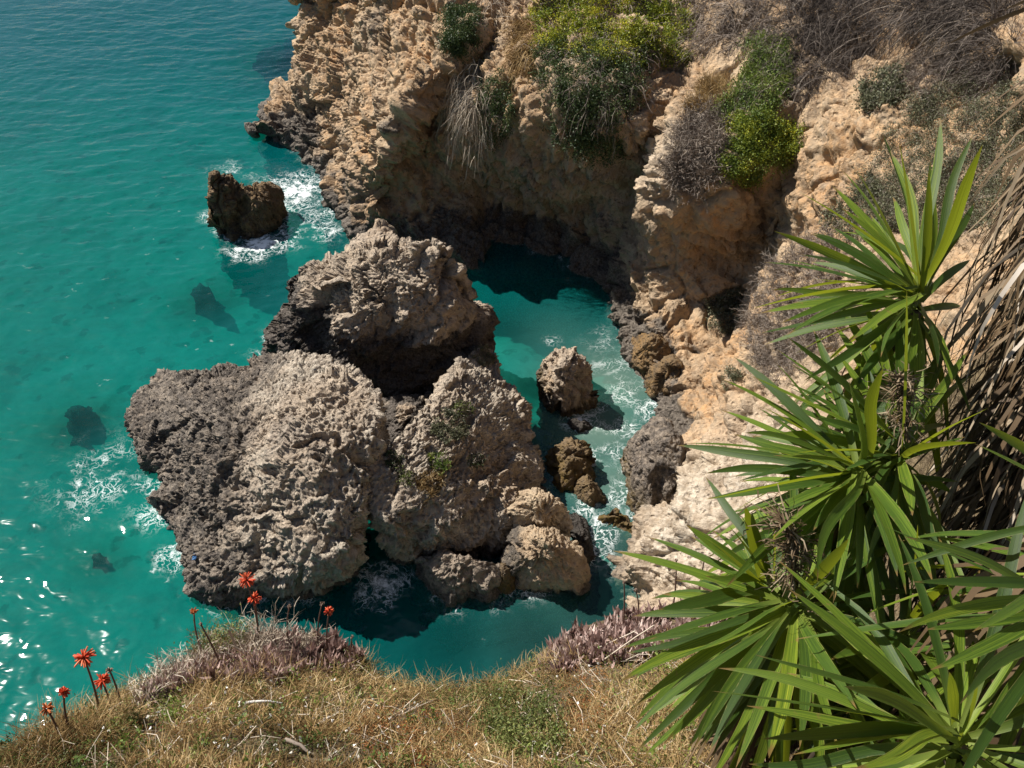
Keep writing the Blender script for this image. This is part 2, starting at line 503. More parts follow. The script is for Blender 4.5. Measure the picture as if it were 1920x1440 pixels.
# ------------------------------------------------------------------ rock displacement
def karst(p, big=0.32, mid=0.3, pit=0.16, fine=0.05, seed=0):
    wv = np.stack([fbm(p, 0.8, 2, seed=seed + 90), fbm(p, 0.8, 2, seed=seed + 91), fbm(p, 0.8, 2, seed=seed + 92)], 1) * 0.5
    q = p + wv
    d = big * 1.8 * fbm(p, 0.28, 3, seed=seed)
    wear = 0.35 + 1.0 * sstep(fbm(p, 0.42, 3, seed=seed + 51), -0.22, 0.22)
    mid = mid * wear; pit = pit * wear
    d = d + facets(q, 0.42, mid / wear * 0.6, seed + 31) + facets(q + 0.2 * wv, 1.1, mid / wear * 0.75, seed + 32) + facets(q + 0.4 * wv, 2.8, mid * 0.75, seed + 33)
    d = d + mid * 0.5 * fbm(q, 0.9, 5, 0.66, seed=seed + 5, ridged=True)
    f1, f2 = worley(q, 1.35, seed + 11)
    d = d + pit * 0.5 * (np.minimum(f2 - f1, 0.5) - 0.25)
    m = sstep(fbm(p, 0.6, 2, seed=seed + 15), -0.15, 0.2)
    f1, f2 = worley(q + wv * 0.3, 3.0, seed + 13)
    d = d - pit * 0.7 * m * sstep(0.42 - f1, 0.0, 0.32)
    f1, f2 = worley(p + wv * 0.2, 6.0, seed + 14)
    d = d - pit * 0.6 * sstep(0.42 - f1, 0.0, 0.2)
    d = d + fine * 1.5 * fbm(p, 4.0, 3, 0.7, seed=seed + 7, ridged=True)
    # joints that split the stone into blocks
    f1, f2 = worley(q * np.array([1.0, 1.0, 0.7]) + 0.3 * wv, 0.34, seed + 16)
    d = d - mid * 1.1 * np.exp(-((f2 - f1) / 0.045)**2) * sstep(fbm(p, 0.4, 2, seed=seed + 17), -0.2, 0.1)
    return d

BVHS = []
def add_bvh(G, wrap=False, step=3):
    g = G[::step, ::step] if not wrap else G[::step]
    n, m = g.shape[:2]
    BVHS.append(BVHTree.FromPolygons(g.reshape(-1, 3).tolist(), grid_quads(n, m, wrap).tolist()))

def hit(px, py, trees=None):
    d = ray(px, py)
    dv = Vector(d).normalized()
    best = None
    for b in (trees or BVHS):
        loc, nrm, idx, dist = b.ray_cast(Vector(CAM), dv)
        if loc is not None and (best is None or dist < best[2]):
            if nrm.dot(dv) > 0: nrm = -nrm
            best = (np.array(loc), np.array(nrm), dist)
    return best

def blob(p, c, r):
    return np.exp(-((p - c)**2).sum(-1) / (r * r))

# ------------------------------------------------------------------ cliff
CL = [
 # (px, py, Y) from the waterline up
 [(500,245,50.3),(480,237,50.0),(520,185,51.5),(556,150,52.0),(572,110,52.5),(572,60,53.0),(572,0,54.0),(575,-80,56.0)],
 [(560,292,47.2),(566,255,47.2),(590,205,47.8),(600,150,48.3),(620,100,49.0),(640,50,49.8),(650,0,50.8),(660,-80,53.0)],
 [(625,350,43.4),(640,300,43.6),(650,240,43.4),(670,170,43.8),(690,110,44.6),(710,50,45.6),(720,0,46.6),(730,-80,49.0)],
 [(672,440,38.4),(690,370,37.8),(708,300,37.3),(742,230,37.0),(795,150,37.6),(845,90,38.6),(865,30,40.5),(875,-80,44.0)],
 [(760,472,37.0),(742,400,37.9),(760,320,38.6),(805,240,38.8),(865,170,39.3),(905,100,40.4),(925,40,42.0),(935,-80,45.5)],
 [(880,512,34.9),(872,440,37.0),(890,350,38.8),(920,260,37.0),(950,190,35.8),(975,120,37.4),(990,50,40.2),(1000,-80,44.5)],
 [(988,528,34.0),(986,455,36.4),(1000,390,37.5),(1020,310,35.4),(1050,240,33.0),(1070,150,34.2),(1080,60,37.2),(1090,-80,42.5)],
 [(1104,542,33.5),(1110,470,35.0),(1118,390,36.0),(1140,320,33.8),(1170,240,31.6),(1190,150,33.2),(1210,60,36.6),(1230,-80,41.5)],
 [(1150,605,30.9),(1165,530,31.8),(1185,450,33.0),(1208,360,33.0),(1235,270,32.2),(1265,180,33.4),(1290,80,36.2),(1320,-80,40.5)],
 [(1180,650,29.2),(1225,590,29.2),(1258,500,29.9),(1206,385,28.9),(1238,290,29.4),(1300,190,31.0),(1370,90,33.5),(1430,-80,38.0)],
 [(1195,690,27.7),(1262,620,28.0),(1335,500,29.4),(1350,420,27.6),(1390,300,27.8),(1430,190,29.5),(1480,90,32.0),(1540,-80,36.5)],
 [(1215,740,26.1),(1290,670,26.4),(1400,560,28.2),(1450,440,28.6),(1485,315,28.7),(1520,190,29.6),(1570,90,31.5),(1640,-80,35.5)],
 [(1240,775,24.9),(1310,720,24.6),(1420,620,24.2),(1500,480,24.8),(1540,330,25.6),(1620,200,26.8),(1700,80,28.5),(1800,-80,31.5)],
 [(1235,880,21.8),(1310,810,21.6),(1440,720,21.0),(1560,600,20.8),(1660,460,21.3),(1760,300,22.0),(1860,160,23.0),(2000,0,24.0)],
 [(1215,972,19.5),(1290,910,19.2),(1420,830,18.6),(1560,730,18.0),(1700,600,17.7),(1840,460,17.8),(1980,300,18.0),(2150,120,18.0)],
 [(1190,1050,17.6),(1265,1000,17.2),(1390,930,16.4),(1530,860,15.4),(1680,760,14.5),(1850,640,13.8),(2020,500,13.0),(2250,350,12.5)],
 [(1210,1140,15.8),(1275,1110,15.2),(1400,1060,14.0),(1540,1010,12.6),(1700,940,11.2),(1880,860,9.8),(2080,770,8.5),(2300,650,7.5)],
 [(1150,1300,12.8),(1250,1300,11.8),(1400,1290,10.0),(1560,1290,8.2),(1700,1290,6.5),(1900,1290,5.0),(2100,1290,3.8),(2400,1290,3.0)],
]
cols = []
hidden0 = np.array([(-7,66,0),(-6.8,66,1),(-6.5,66,2.2),(-6,66,3.4),(-5.5,66.2,4.6),(-5,66.5,6),(-4.5,67,7.4),(-4,69,9)], float)
hidden1 = np.array([(-12.2,56.5,0),(-12.2,56.5,.8),(-11.8,56.5,1.8),(-11.2,56.5,2.8),(-10.6,56.7,4),(-10,57,5.4),(-9.6,57.6,7),(-9,59.5,8.6)], float)
cols.append(hidden0); cols.append(hidden1)
for c in CL:
    cols.append(np.array([PY(*q) for q in c]))
C = np.array(cols)                          # (20, 8, 3)
C[2:, 0, 2] = 0.0
base = C[:, :1].copy(); base[..., 2] = -5.0
nC = len(C)
w = np.linspace(0, 1, nC)
back = np.zeros((nC, 2, 3))
for i in range(nC):
    f = np.clip((i - 11) / 5.0, 0, 1)
    d1 = np.array([8 + 10 * f, 20 * (1 - f), 0]); up1 = 6.5 - 3.5 * f
    back[i, 0] = C[i, -1] + d1 + [0, 0, up1]
    back[i, 1] = C[i, -1] + d1 * 6 + [0, 0, up1 + 4]
Cg = np.concatenate([base, C, back], axis=1)   # (nC, 11, 3)
G = catmull(Cg, nC * 60)
G = catmull(np.moveaxis(G, 1, 0), 11 * 40)     # rows first: (440, ncols, 3)
vis = 340                                       # rows up to just past the last traced row
t_split = int(440 * 8.6 / 10)
Gv = arc_resample(arc_resample(G[:t_split], 540, 0), 1400, 1)
Gb = G[t_split - 1:]
# the back part: same columns, coarse
L = np.linalg.norm(np.diff(G[:t_split], axis=1), axis=-1).mean(0)
s = np.concatenate([[0], np.cumsum(L)])
xs = np.linspace(0, s[-1], 1400)
ci = np.interp(xs, s, np.arange(len(s)))
i0 = np.clip(np.floor(ci).astype(int), 0, len(s) - 2); fr_ = (ci - i0)[None, :, None]
Gb = (Gb[:, i0] * (1 - fr_) + Gb[:, i0 + 1] * fr_)[1::4]
Gc = np.concatenate([Gv, Gb], 0)
N = grid_normals(Gc)
# make normals face the sea / camera
if (N[270, 700] @ (CAM - Gc[270, 700])) < 0: N = -N
fl = Gc.reshape(-1, 3); nf = N.reshape(-1, 3)
d = 0.95 * 1.5 * fbm(fl, 0.16, 3, seed=31) * 0.8
st = fl.copy(); st[:, 2] *= 0.45
ax_0 = fl + 0.9 * np.stack([fbm(fl, 0.4, 4, 0.55, seed=74), fbm(fl, 0.4, 4, 0.55, seed=75), fbm(fl, 0.4, 4, 0.55, seed=76)], 1)
zf = 1 - 0.62 * sstep(fl[:, 0], 4.8, 7.5)
d += zf * facets(np.stack([ax_0 @ np.array([0.8, -0.2, 0.45]), ax_0 @ np.array([0.1, 0.9, 0.2]), 0.55 * (ax_0 @ np.array([-0.5, -0.25, 0.83]))], 1), 0.33, 0.22, 71)
d += zf * facets(ax_0, 0.9, 0.22, 72) + (0.4 + 0.6 * zf) * facets(ax_0, 2.4, 0.2, 73)
d += zf * 0.34 * fbm(st, 0.42, 4, 0.55, seed=33, ridged=True)
wv_ = np.stack([fbm(fl, 0.5, 3, seed=81), fbm(fl, 0.5, 3, seed=82), fbm(fl, 0.5, 3, seed=83)], 1)
ax = np.stack([fl @ np.array([0.8, -0.2, 0.45]), fl @ np.array([0.1, 0.9, 0.2]), 0.35 * (fl @ np.array([-0.5, -0.25, 0.83]))], 1)
d += zf * 0.22 * fbm(ax + 0.7 * wv_, 0.9, 5, 0.6, seed=84, ridged=True)
d += 0.12 * fbm(fl + 0.4 * wv_, 1.4, 5, 0.62, seed=85)
f1, f2 = worley(fl + 0.5 * wv_, 1.0, 86)
msk = sstep(fbm(fl, 0.3, 2, seed=87), -0.05, 0.25)
d -= zf * 0.22 * msk * sstep(0.36 - f1, 0, 0.3)
f1, f2 = worley(fl + 0.3 * wv_, 3.2, 88)
d -= 0.07 * sstep(0.42 - f1, 0, 0.3) * (0.3 + 0.7 * msk)
# blocky fracture faces
f1, f2 = worley(ax * np.array([1, 1, 1.4]) + 0.6 * wv_, 0.5, 89)
d -= 0.30 * np.exp(-((f2 - f1) / 0.07)**2)
u = fl @ np.array([0.5, 0.35, 0.75])
cr = fbm(np.stack([u * 1.3, fl[:, 0] * .25, fl[:, 2] * .25], 1), 1.0, 3, seed=50, ridged=True)
d += 0.12 * cr
d += zf * 0.5 * karst(fl, 0.2, 0.2, 0.1, 0.05, seed=40)
hh = fl @ np.array([0.35, -0.25, 0.9]) * 0.8 + 1.4 * fbm(fl, 0.22, 4, seed=46)
hh = hh - np.floor(hh)
d += 0.26 * (sstep(hh, 0.0, 0.75) * (1 - sstep(hh, 0.82, 1.0)) - 0.4)
d += (1 - zf) * 0.14 * fbm(fl * np.array([1, 1, .8]) + 0.3 * wv_, 1.9, 5, 0.68, seed=49)
d += 0.07 * fbm(fl, 3.0, 4, 0.7, seed=47, ridged=True) + 0.05 * fbm(fl, 7.0, 3, 0.7, seed=48)
# the sea has eaten the foot of the alcove back into a low cave
d -= 1.3 * np.exp(-((fl[:, 0] - 0.5) / 4.5)**2 - ((fl[:, 1] - 35.5) / 5)**2) * sstep(-fl[:, 2], -3.0, -0.3)
fade = sstep(fl[:, 2], 16, 22)
Gd = (fl + nf * (d * (1 - 0.4 * fade))[:, None]).reshape(Gc.shape)
CLIFF_G = Gd
z = Gd[..., 2].ravel(); pf = Gd.reshape(-1, 3)
nz = fbm(pf, 0.5, 4, seed=60)
tone = sstep(1.7 + 1.6 * nz - z, -0.4, 0.9)
tone = np.maximum(tone, 0.55 * sstep(fbm(pf, 0.22, 4, seed=61), 0.12, 0.4))
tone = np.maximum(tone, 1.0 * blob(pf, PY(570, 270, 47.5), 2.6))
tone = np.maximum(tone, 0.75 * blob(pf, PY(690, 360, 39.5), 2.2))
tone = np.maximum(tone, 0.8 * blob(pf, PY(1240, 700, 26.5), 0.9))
warm = 0.28 + 0.45 * sstep(fbm(pf, 0.18, 3, seed=62), -0.2, 0.3)
for (px, py, Y, r, v) in [(720,250,41,3,.9),(700,300,39.5,2.5,.9),(1320,420,28,2.5,.9),(1400,650,24.5,3.5,.8),(1330,780,22.5,3,.9),(1260,640,28,2,.9),(1100,300,35,4,.5),(870,250,40,3.5,.7)]:
    warm = np.maximum(warm, v * blob(pf, PY(px, py, Y), r))
warm *= 1 - 0.8 * blob(pf, PY(1160, 430, 33.5), 4.0)
pale = np.zeros(len(pf))
for (px, py, Y, r, v) in [(1300,1000,17,3.2,1.0),(1400,900,17,3.0,.9),(1260,1080,16,2.2,.7),(1240,300,29.5,1.6,.5)]:
    pale = np.maximum(pale, v * blob(pf, PY(px, py, Y), r))
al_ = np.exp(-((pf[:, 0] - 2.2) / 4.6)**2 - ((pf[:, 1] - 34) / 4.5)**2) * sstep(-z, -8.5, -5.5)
tone = np.maximum(tone, 0.45 * al_ + 0.4 * al_ * nz)  # alcove rock toned greyer, with darkness added to deepen its shade
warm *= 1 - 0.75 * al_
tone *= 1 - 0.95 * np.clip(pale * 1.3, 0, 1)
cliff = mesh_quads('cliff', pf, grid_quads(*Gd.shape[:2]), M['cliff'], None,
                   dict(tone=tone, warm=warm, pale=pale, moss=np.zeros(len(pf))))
tag(cliff, 'tan and ochre sea cliff with a shaded alcove around the cove', 'cliff', kind='structure')
add_bvh(Gd, False, 5)
CLIFF_TREE = [BVHS[-1]]

# ------------------------------------------------------------------ boulders
def rbf(XYc, zc):
    n = len(XYc)
    def ph(r2): return 0.5 * r2 * np.log(r2 + 1e-9)
    r2 = ((XYc[:, None] - XYc[None])**2).sum(-1)
    A = np.zeros((n + 3, n + 3))
    A[:n, :n] = ph(r2) + np.eye(n) * 0.02
    A[:n, n] = 1; A[:n, n + 1:] = XYc; A[n, :n] = 1; A[n + 1:, :n] = XYc.T
    wv = np.linalg.solve(A, np.concatenate([zc, [0, 0, 0]]))
    def f(XY):
        out = np.empty(len(XY))
        for k in range(0, len(XY), 20000):
            q = XY[k:k + 20000]
            r2 = ((q[:, None] - XYc[None])**2).sum(-1)
            out[k:k + 20000] = ph(r2) @ wv[:n] + wv[n] + q @ wv[n + 1:]
        return out
    return f

ROCK_LIPS = []
def boulder(label, lip, tops, mat, inset=0.2, base_z=-3.5, res=0.05, amp=(.25, .25, .13, .05), edge=0.25, seed=0,
            tonef=None, warm=0.3, moss=0.0, pale=0.0, name='rock', group=None, bulge=0.05, wet=0.55, cat='rock', water=0.0):
    W0 = np.array([PZ(*q) for q in lip])
    T0 = np.array([PZ(*q) for q in tops])
    dense = catmull(W0, 2000, True)
    L = np.linalg.norm(np.diff(np.vstack([dense, dense[:1]]), axis=0), axis=1)
    per = L.sum()
    nth = int(max(60, per / res))
    s = np.concatenate([[0], np.cumsum(L)])[:-1]
    k = np.searchsorted(s, np.linspace(0, per, nth, endpoint=False), side='right') - 1
    ring = dense[k]
    pole = T0[:, :2].mean(0)
    few = dense[::40]
    f = rbf(np.vstack([few[:, :2], T0[:, :2]]), np.concatenate([few[:, 2], T0[:, 2]]))
    R = np.linalg.norm(ring[:, :2] - pole, axis=1).mean()
    nr = int(max(14, R / res))
    rr = np.linspace(0.004, 1, nr)
    XY = pole + (ring[None, :, :2] - pole) * rr[:, None, None]
    zz = f(XY.reshape(-1, 2)).reshape(nr, nth)
    zz = zz - edge * rr[:, None]**7
    top = np.concatenate([XY, zz[..., None]], -1)
    h = (ring[:, 2].mean() - base_z)
    ns = int(max(10, h / res))
    tt = np.linspace(0, 1, ns + 1)[1:]
    lipz = zz[-1]
    sk = []
    for t in tt:
        k_ = 1 + bulge * math.sin(math.pi * min(1, t * 1.6)) - inset * sstep(np.array(t), 0, 0.75)
        xy = pole + (ring[:, :2] - pole) * k_
        zq = lipz * (1 - t) + base_z * t
        sk.append(np.concatenate([xy, zq[:, None]], 1))
    Gm = np.concatenate([top, np.array(sk)], 0)
    N = grid_normals(Gm, True)
    if N[nr // 2, :, 2].mean() < 0: N = -N
    N[:2] = [0, 0, 1]
    p = Gm.reshape(-1, 3); n = N.reshape(-1, 3)
    d = karst(p, *amp, seed=seed)
    ramp = np.concatenate([sstep(np.linspace(0, 1, nr) * R, 0, 3 * res), np.ones(ns)])
    d = (d.reshape(nr + ns, nth) * ramp[:, None] + d.reshape(nr + ns, nth)[0].mean() * (1 - ramp[:, None])).ravel()
    Gd = (p + n * d[:, None])
    # sideways jitter gives small overhangs
    jit = np.stack([fbm(Gd, 1.7, 3, seed=seed + 70), fbm(Gd, 1.7, 3, seed=seed + 71), 0 * d], 1) * amp[1] * 0.6
    Gd = Gd + jit * np.repeat(ramp, nth)[:, None]
    zv = Gd[:, 2]
    nz = fbm(Gd, 0.9, 4, seed=seed + 20)
    tone = sstep(wet + 0.8 * nz - zv, -0.25, 0.45)
    tone = np.maximum(tone, 0.38 * sstep(fbm(Gd, 0.4, 4, seed=seed + 21), 0.14, 0.45))
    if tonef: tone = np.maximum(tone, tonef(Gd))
    mo = np.full(len(Gd), 0.0)
    if moss: mo = moss * sstep(1.4 - zv + nz, 0, 1.0)
    wa = warm * (0.4 + sstep(fbm(Gd, 0.3, 3, seed=seed + 22), -0.2, 0.3))
    pa = pale * sstep(fbm(Gd, 0.35, 3, seed=seed + 23) + 0.15, -0.1, 0.3)
    # move vertices so the object's origin sits at its base
    org = np.array([pole[0], pole[1], 0.0])
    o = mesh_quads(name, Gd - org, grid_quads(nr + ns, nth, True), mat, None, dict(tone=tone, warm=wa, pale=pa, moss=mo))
    o.location = org
    tag(o, label, cat, group)
    GG = Gd.reshape(nr + ns, nth, 3)
    add_bvh(GG, True, 2)
    if water is not None:
        ROCK_LIPS.append((GG, nr))
    return o

A_left = PZ(300, 800, 1.5)
boulder('huge dark pitted limestone slab tilted towards the open sea, left front of the islet',
    [(247,785,1.5),(283,718,1.7),(335,695,2),(420,690,2.6),(480,670,3.1),(530,655,3.7),(590,662,4.3),(650,688,4.6),(705,718,4.6),(708,765,4.5),(700,830,4.3),(683,910,3.8),(660,1000,3.1),(600,1050,2.5),(540,1066,2.0),(480,1085,1.4),(410,1090,.9),(350,1060,.7),(325,1010,.7),(315,965,.7),(292,945,.7),(318,905,.9),(285,862,1.0),(262,820,1.2)],
    [(600,760,4.9),(500,800,3.9),(400,800,2.8),(600,900,4.2),(500,950,3.1),(400,950,1.9),(330,800,2.0)],
    M['karst'], inset=0.36, res=0.04, amp=(.28,.27,.18,.08), seed=101, warm=0.12, pale=0.75, edge=0.12,
    tonef=lambda g: 0.62 * sstep(-(g[:, 0] + 8.2) + 2.6 * fbm(g, 0.45, 5, 0.6, seed=5), -1.2, 1.6))
boulder('tall grey brown limestone rock with broad lit top, rear of the islet beside the cliff',
    [(519,605,1.4),(521,560,2.2),(532,515,3.0),(580,482,4.0),(640,457,4.7),(695,432,5.1),(735,446,5.2),(765,470,5.2),(820,463,5.6),(868,503,5.2),(880,545,4.5),(893,600,3.0),(905,640,2.0),(872,640,3.2),(840,606,4.2),(790,596,4.5),(735,600,4.4),(690,612,4.1),(640,606,4.0),(580,590,3.3),(540,612,2.3)],
    [(700,520,5.6),(800,530,5.6),(620,530,4.9),(650,570,4.6),(760,570,5.0),(840,560,4.9)],
    M['karst'], inset=-0.10, res=0.043, amp=(.6,.36,.17,.07), seed=140, warm=0.25, edge=0.35, pale=0.2,
    tonef=lambda g: 0.95 * sstep(3.9 + 0.9 * fbm(g, 0.6, 3, seed=8) - g[:, 2], -0.3, 0.8))  # flanks below the top darkened in colour, as shade of the cleft
boulder('rounded tan limestone rock dotted with small scrub, right front of the islet',
    [(870,662,3.5),(920,652,2.8),(950,700,2.4),(985,745,2.0),(1008,830,1.6),(1022,880,1.2),(995,912,1.5),(955,945,1.8),(950,985,1.6),(915,1000,1.5),(860,996,1.9),(790,980,2.5),(730,976,2.9),(690,950,3.1),(692,890,3.7),(708,850,4.0),(760,790,4.2),(825,728,4.3),(852,695,4.0)],
    [(850,800,3.7),(900,850,3.1),(800,880,3.4),(940,770,2.9),(850,950,2.65),(950,880,2.2),(880,720,3.7)],
    M['karst'], inset=0.32, res=0.04, amp=(.3,.24,.15,.08), seed=180, warm=0.3, pale=0.7, edge=0.15)
boulder('jagged dark horned rock standing alone in sea foam off the headland',
    [(387,337,3.1),(397,336,3.0),(408,352,1.9),(430,362,1.2),(466,350,1.8),(504,352,1.6),(518,374,.9),(512,418,.5),(478,436,.4),(442,438,.4),(410,422,.4),(402,385,.9)],
    [(450,385,1.5),(490,370,1.9),(440,412,1.0),(401,355,2.3)],
    M['wetrock'], inset=0.12, res=0.045, amp=(.1,.34,.18,.07), seed=220, moss=0.45, wet=0.5)
boulder('upright brown rock alone in the middle of the turquoise channel',
    [(1040,648,1.6),(1070,648,1.7),(1098,675,1.6),(1107,715,1.1),(1112,745,.5),(1080,763,.25),(1045,765,.25),(1030,735,.6),(1022,695,.9),(1020,665,1.3)],
    [(1060,680,2.3),(1078,715,1.6),(1050,710,1.3)],
    M['karst'], inset=-0.04, res=0.035, amp=(.15,.24,.14,.06), seed=240, warm=0.5, moss=0.7, wet=0.8)
boulder('mossy olive brown rock in the channel, larger of the touching pair',
    [(1032,850,.3),(1046,830,.6),(1082,815,.9),(1110,830,.9),(1122,855,.4),(1108,880,.4),(1094,892,.3),(1060,907,.2),(1038,885,.2)],
    [(1078,840,1.2),(1070,870,.8)], M['wetrock'], inset=-0.08, res=0.035, amp=(.15,.22,.1,.05), seed=250, moss=1.0, wet=0.1)
boulder('small grey rock touching the mossy olive rock in the channel',
    [(1074,905,.4),(1092,884,.7),(1118,888,.7),(1135,925,.3),(1110,947,.2),(1082,932,.2)],
    [(1105,905,.95)], M['wetrock'], inset=-0.08, res=0.035, amp=(.12,.16,.09,.04), seed=255, moss=0.35, wet=0.1)
boulder('flat topped pale stone block resting above the big pale boulder',
    [(958,942,2.3),(976,914,2.6),(1012,906,2.6),(1052,930,2.3),(1066,962,1.9),(1040,984,1.7),(992,978,1.8),(962,965,2.0)],
    [(1005,938,2.9),(1035,955,2.3)], M['pale'], inset=0.02, res=0.032, amp=(.15,.18,.1,.04), seed=260, warm=0.2, pale=1.0, wet=0.2)
boulder('big pale orange boulder with grey left flank at the pool edge',
    [(946,1040,1.0),(964,990,1.6),(1000,984,1.7),(1060,1008,1.5),(1088,1040,1.2),(1086,1080,.7),(1062,1104,.3),(1018,1108,.3),(975,1082,.6),(950,1062,.9)],
    [(1020,1030,1.9),(1050,1050,1.5),(985,1045,1.4)], M['pale'], inset=0.0, res=0.032, amp=(.18,.2,.11,.04), seed=270, warm=0.55, wet=0.35,
    tonef=lambda g: 0.7 * sstep(-(g[:, 0] - PZ(985, 1040, 1.5)[0]) + .3 * fbm(g, 1, 3, seed=9), -0.3, 0.4))
boulder('low dark jagged rock lying in the pool before the islet',
    [(776,1046,.7),(800,1034,1.2),(850,1038,1.45),(900,1043,1.3),(928,1066,.9),(922,1095,.5),(900,1113,.3),(850,1122,.25),(818,1102,.35),(790,1072,.45)],
    [(850,1062,1.35),(890,1072,1.1),(815,1062,1.0)], M['karst'], inset=-0.04, res=0.03, amp=(.1,.26,.12,.05), seed=280, warm=0.1, wet=0.5,
    tonef=lambda g: np.full(len(g), 0.42))
boulder('small ochre stained rock wedged between the dark and pale pool rocks',
    [(918,1070,.6),(935,1045,1.0),(955,1050,.9),(968,1080,.4),(960,1108,.2),(932,1105,.2)],
    [(942,1070,1.0)], M['wetrock'], inset=-0.06, res=0.03, amp=(.12,.16,.09,.04), seed=285, moss=0.9, wet=0.0)
boulder('dark wet rock washed by foam along the right flank of the pale boulder',
    [(1062,950,.5),(1088,952,.6),(1102,985,.45),(1108,1030,.35),(1104,1070,.3),(1090,1085,.3),(1084,1040,.5),(1072,990,.6)],
    [(1090,1000,.7),(1094,1040,.5)], M['wetrock'], inset=-0.15, res=0.035, amp=(.15,.22,.1,.04), seed=290, wet=0.9)
boulder('low mossy brown rock in the channel below the bank boulder',
    [(1125,958,.4),(1145,943,.6),(1180,958,.6),(1218,985,.3),(1203,1007,.25),(1165,990,.25),(1132,972,.25)],
    [(1160,962,.7),(1190,982,.5)], M['wetrock'], inset=-0.1, res=0.035, amp=(.12,.18,.09,.04), seed=295, moss=1.0, wet=0.0)
boulder('large smooth grey brown boulder on the bank with ochre waterline stain',
    [(1170,868,.4),(1176,835,1.0),(1198,803,1.7),(1236,778,2.2),(1268,800,2.8),(1284,835,3.0),(1270,885,2.5),(1250,925,1.5),(1224,962,.3),(1198,935,.2),(1178,900,.2)],
    [(1232,840,2.7),(1220,890,1.7),(1205,850,1.8)], M['karst'], inset=-0.1, res=0.04, amp=(.25,.16,.07,.04), seed=300, warm=0.2, moss=0.8, wet=0.2,
    tonef=lambda g: np.full(len(g), 0.6))
boulder('ochre brown knob of rock at the foot of the shaded alcove',
    [(1172,640,.5),(1188,620,1.0),(1220,618,1.6),(1246,640,1.7),(1240,675,1.1),(1218,705,.3),(1192,690,.2),(1180,665,.2)],
    [(1210,650,1.6)], M['wetrock'], inset=-0.1, res=0.04, amp=(.2,.2,.1,.04), seed=305, warm=0.9, wet=0.3)
boulder('smaller ochre rock leaning on the bank below the alcove knob',
    [(1215,715,.3),(1235,680,1.1),(1262,664,1.9),(1278,680,2.0),(1262,715,1.3),(1240,745,.3),(1222,740,.2)],
    [(1250,700,1.5)], M['wetrock'], inset=-0.1, res=0.04, amp=(.16,.18,.1,.04), seed=307, warm=0.9, wet=0.3)
boulder('tiny wet rock awash in foam just below the upright channel rock',
    [(1062,790,.05),(1080,783,.2),(1104,790,.2),(1112,803,.05),(1085,808,.03)],
    [(1090,793,.25)], M['wetrock'], inset=-0.2, res=0.03, amp=(.08,.12,.07,.03), seed=309, wet=0.9)
boulder('dark rock jammed at the bottom of the shaded cleft between the three islet rocks',
    [(690,775,.9),(735,742,1.3),(800,728,1.4),(858,700,1.3),(872,745,1.1),(820,800,.9),(752,842,.8),(705,840,.7)],
    [(780,775,1.5)], M['karst'], inset=-0.1, res=0.05, amp=(.2,.25,.12,.05), seed=311, wet=1.6)
N_VISIBLE = len(BVHS)
# rocks under water
for lab, pts, z0, sd_ in [
    ('dark rock under water near the left edge of the sea', [(85,800),(110,768),(150,755),(190,770),(185,800),(140,820),(100,822)], -2.2, 330),
    ('dark greenish rock under water between horned rock and islet', [(345,545),(365,530),(395,545),(422,570),(405,582),(375,575),(352,562)], -2.1, 335),
    ('faint dark rock under water below the left slab', [(145,1045),(180,1028),(215,1040),(210,1058),(170,1062)], -3.1, 340),
    ('blue black reef under water off the top of the headland', [(500,100),(535,80),(575,85),(585,140),(560,140),(520,125)], -2.0, 345),
    ('dark rock under water in the pool below the left slab', [(520,1170),(600,1120),(720,1110),(760,1150),(700,1190),(600,1200)], -2.4, 350)]:
    cx, cy = np.mean([q[0] for q in pts]), np.mean([q[1] for q in pts])
    rx, ry = 0.62 * (max(q[0] for q in pts) - min(q[0] for q in pts)), 0.62 * (max(q[1] for q in pts) - min(q[1] for q in pts))
    lip = [(cx + rx * math.cos(a) * (1 + .12 * math.sin(3 * a + sd_)), cy - ry * math.sin(a) * (1 + .14 * math.cos(2 * a + sd_)), -4.4) for a in np.linspace(0, 2 * math.pi, 13)[:-1]]
    boulder(lab, lip, [(cx, cy, z0), (cx + rx * .5, cy, z0 - .3), (cx - rx * .5, cy, z0 - .2), (cx, cy + ry * .5, z0 - .3), (cx, cy - ry * .5, z0 - .2)], M['wetrock'], inset=-0.2, base_z=-6.0, res=0.12, amp=(.2,.25,.12,.04), seed=sd_, wet=3, water=None, name='submerged_rock')
BVHS = BVHS[:N_VISIBLE]

# ------------------------------------------------------------------ water and seabed
def graded(a, b, step, far, n):
    mid = np.arange(a, b + step / 2, step)
    g = np.geomspace(step * 1.5, far, n)
    return np.concatenate([a - g[::-1], mid, b + g])

xs = graded(-36, 13, 0.14, 1500, 45)
ys = graded(4, 72, 0.14, 1500, 45)
XX, YY = np.meshgrid(xs, ys)
PW = np.stack([XX, YY, np.zeros_like(XX)], -1).reshape(-1, 3)
near = sstep(-np.hypot(PW[:, 0] + 10, PW[:, 1] - 38), -90, -45)
q = PW * np.array([0.6, 1.0, 1.0])
hgt = 0.10 * fbm(q, 0.22, 2, seed=401) + 0.06 * fbm(q, 0.55, 3, 0.5, seed=402, ridged=True) + 0.028 * fbm(q, 1.6, 3, 0.55, seed=403, ridged=True)
# calmer inside the cove
def inpool(p):
    return sstep(p[:, 0] * 1.0 - (-4.0) , -1.5, 2.5) * sstep(-(p[:, 1] - 33 + 0.0 * p[:, 0]), -4, 4)
calm = inpool(PW)
hgt = hgt * (0.5 + 0.5 * sstep(PW[:, 1], 24, 44))
PW[:, 2] = hgt * near * (1 - 0.55 * calm)

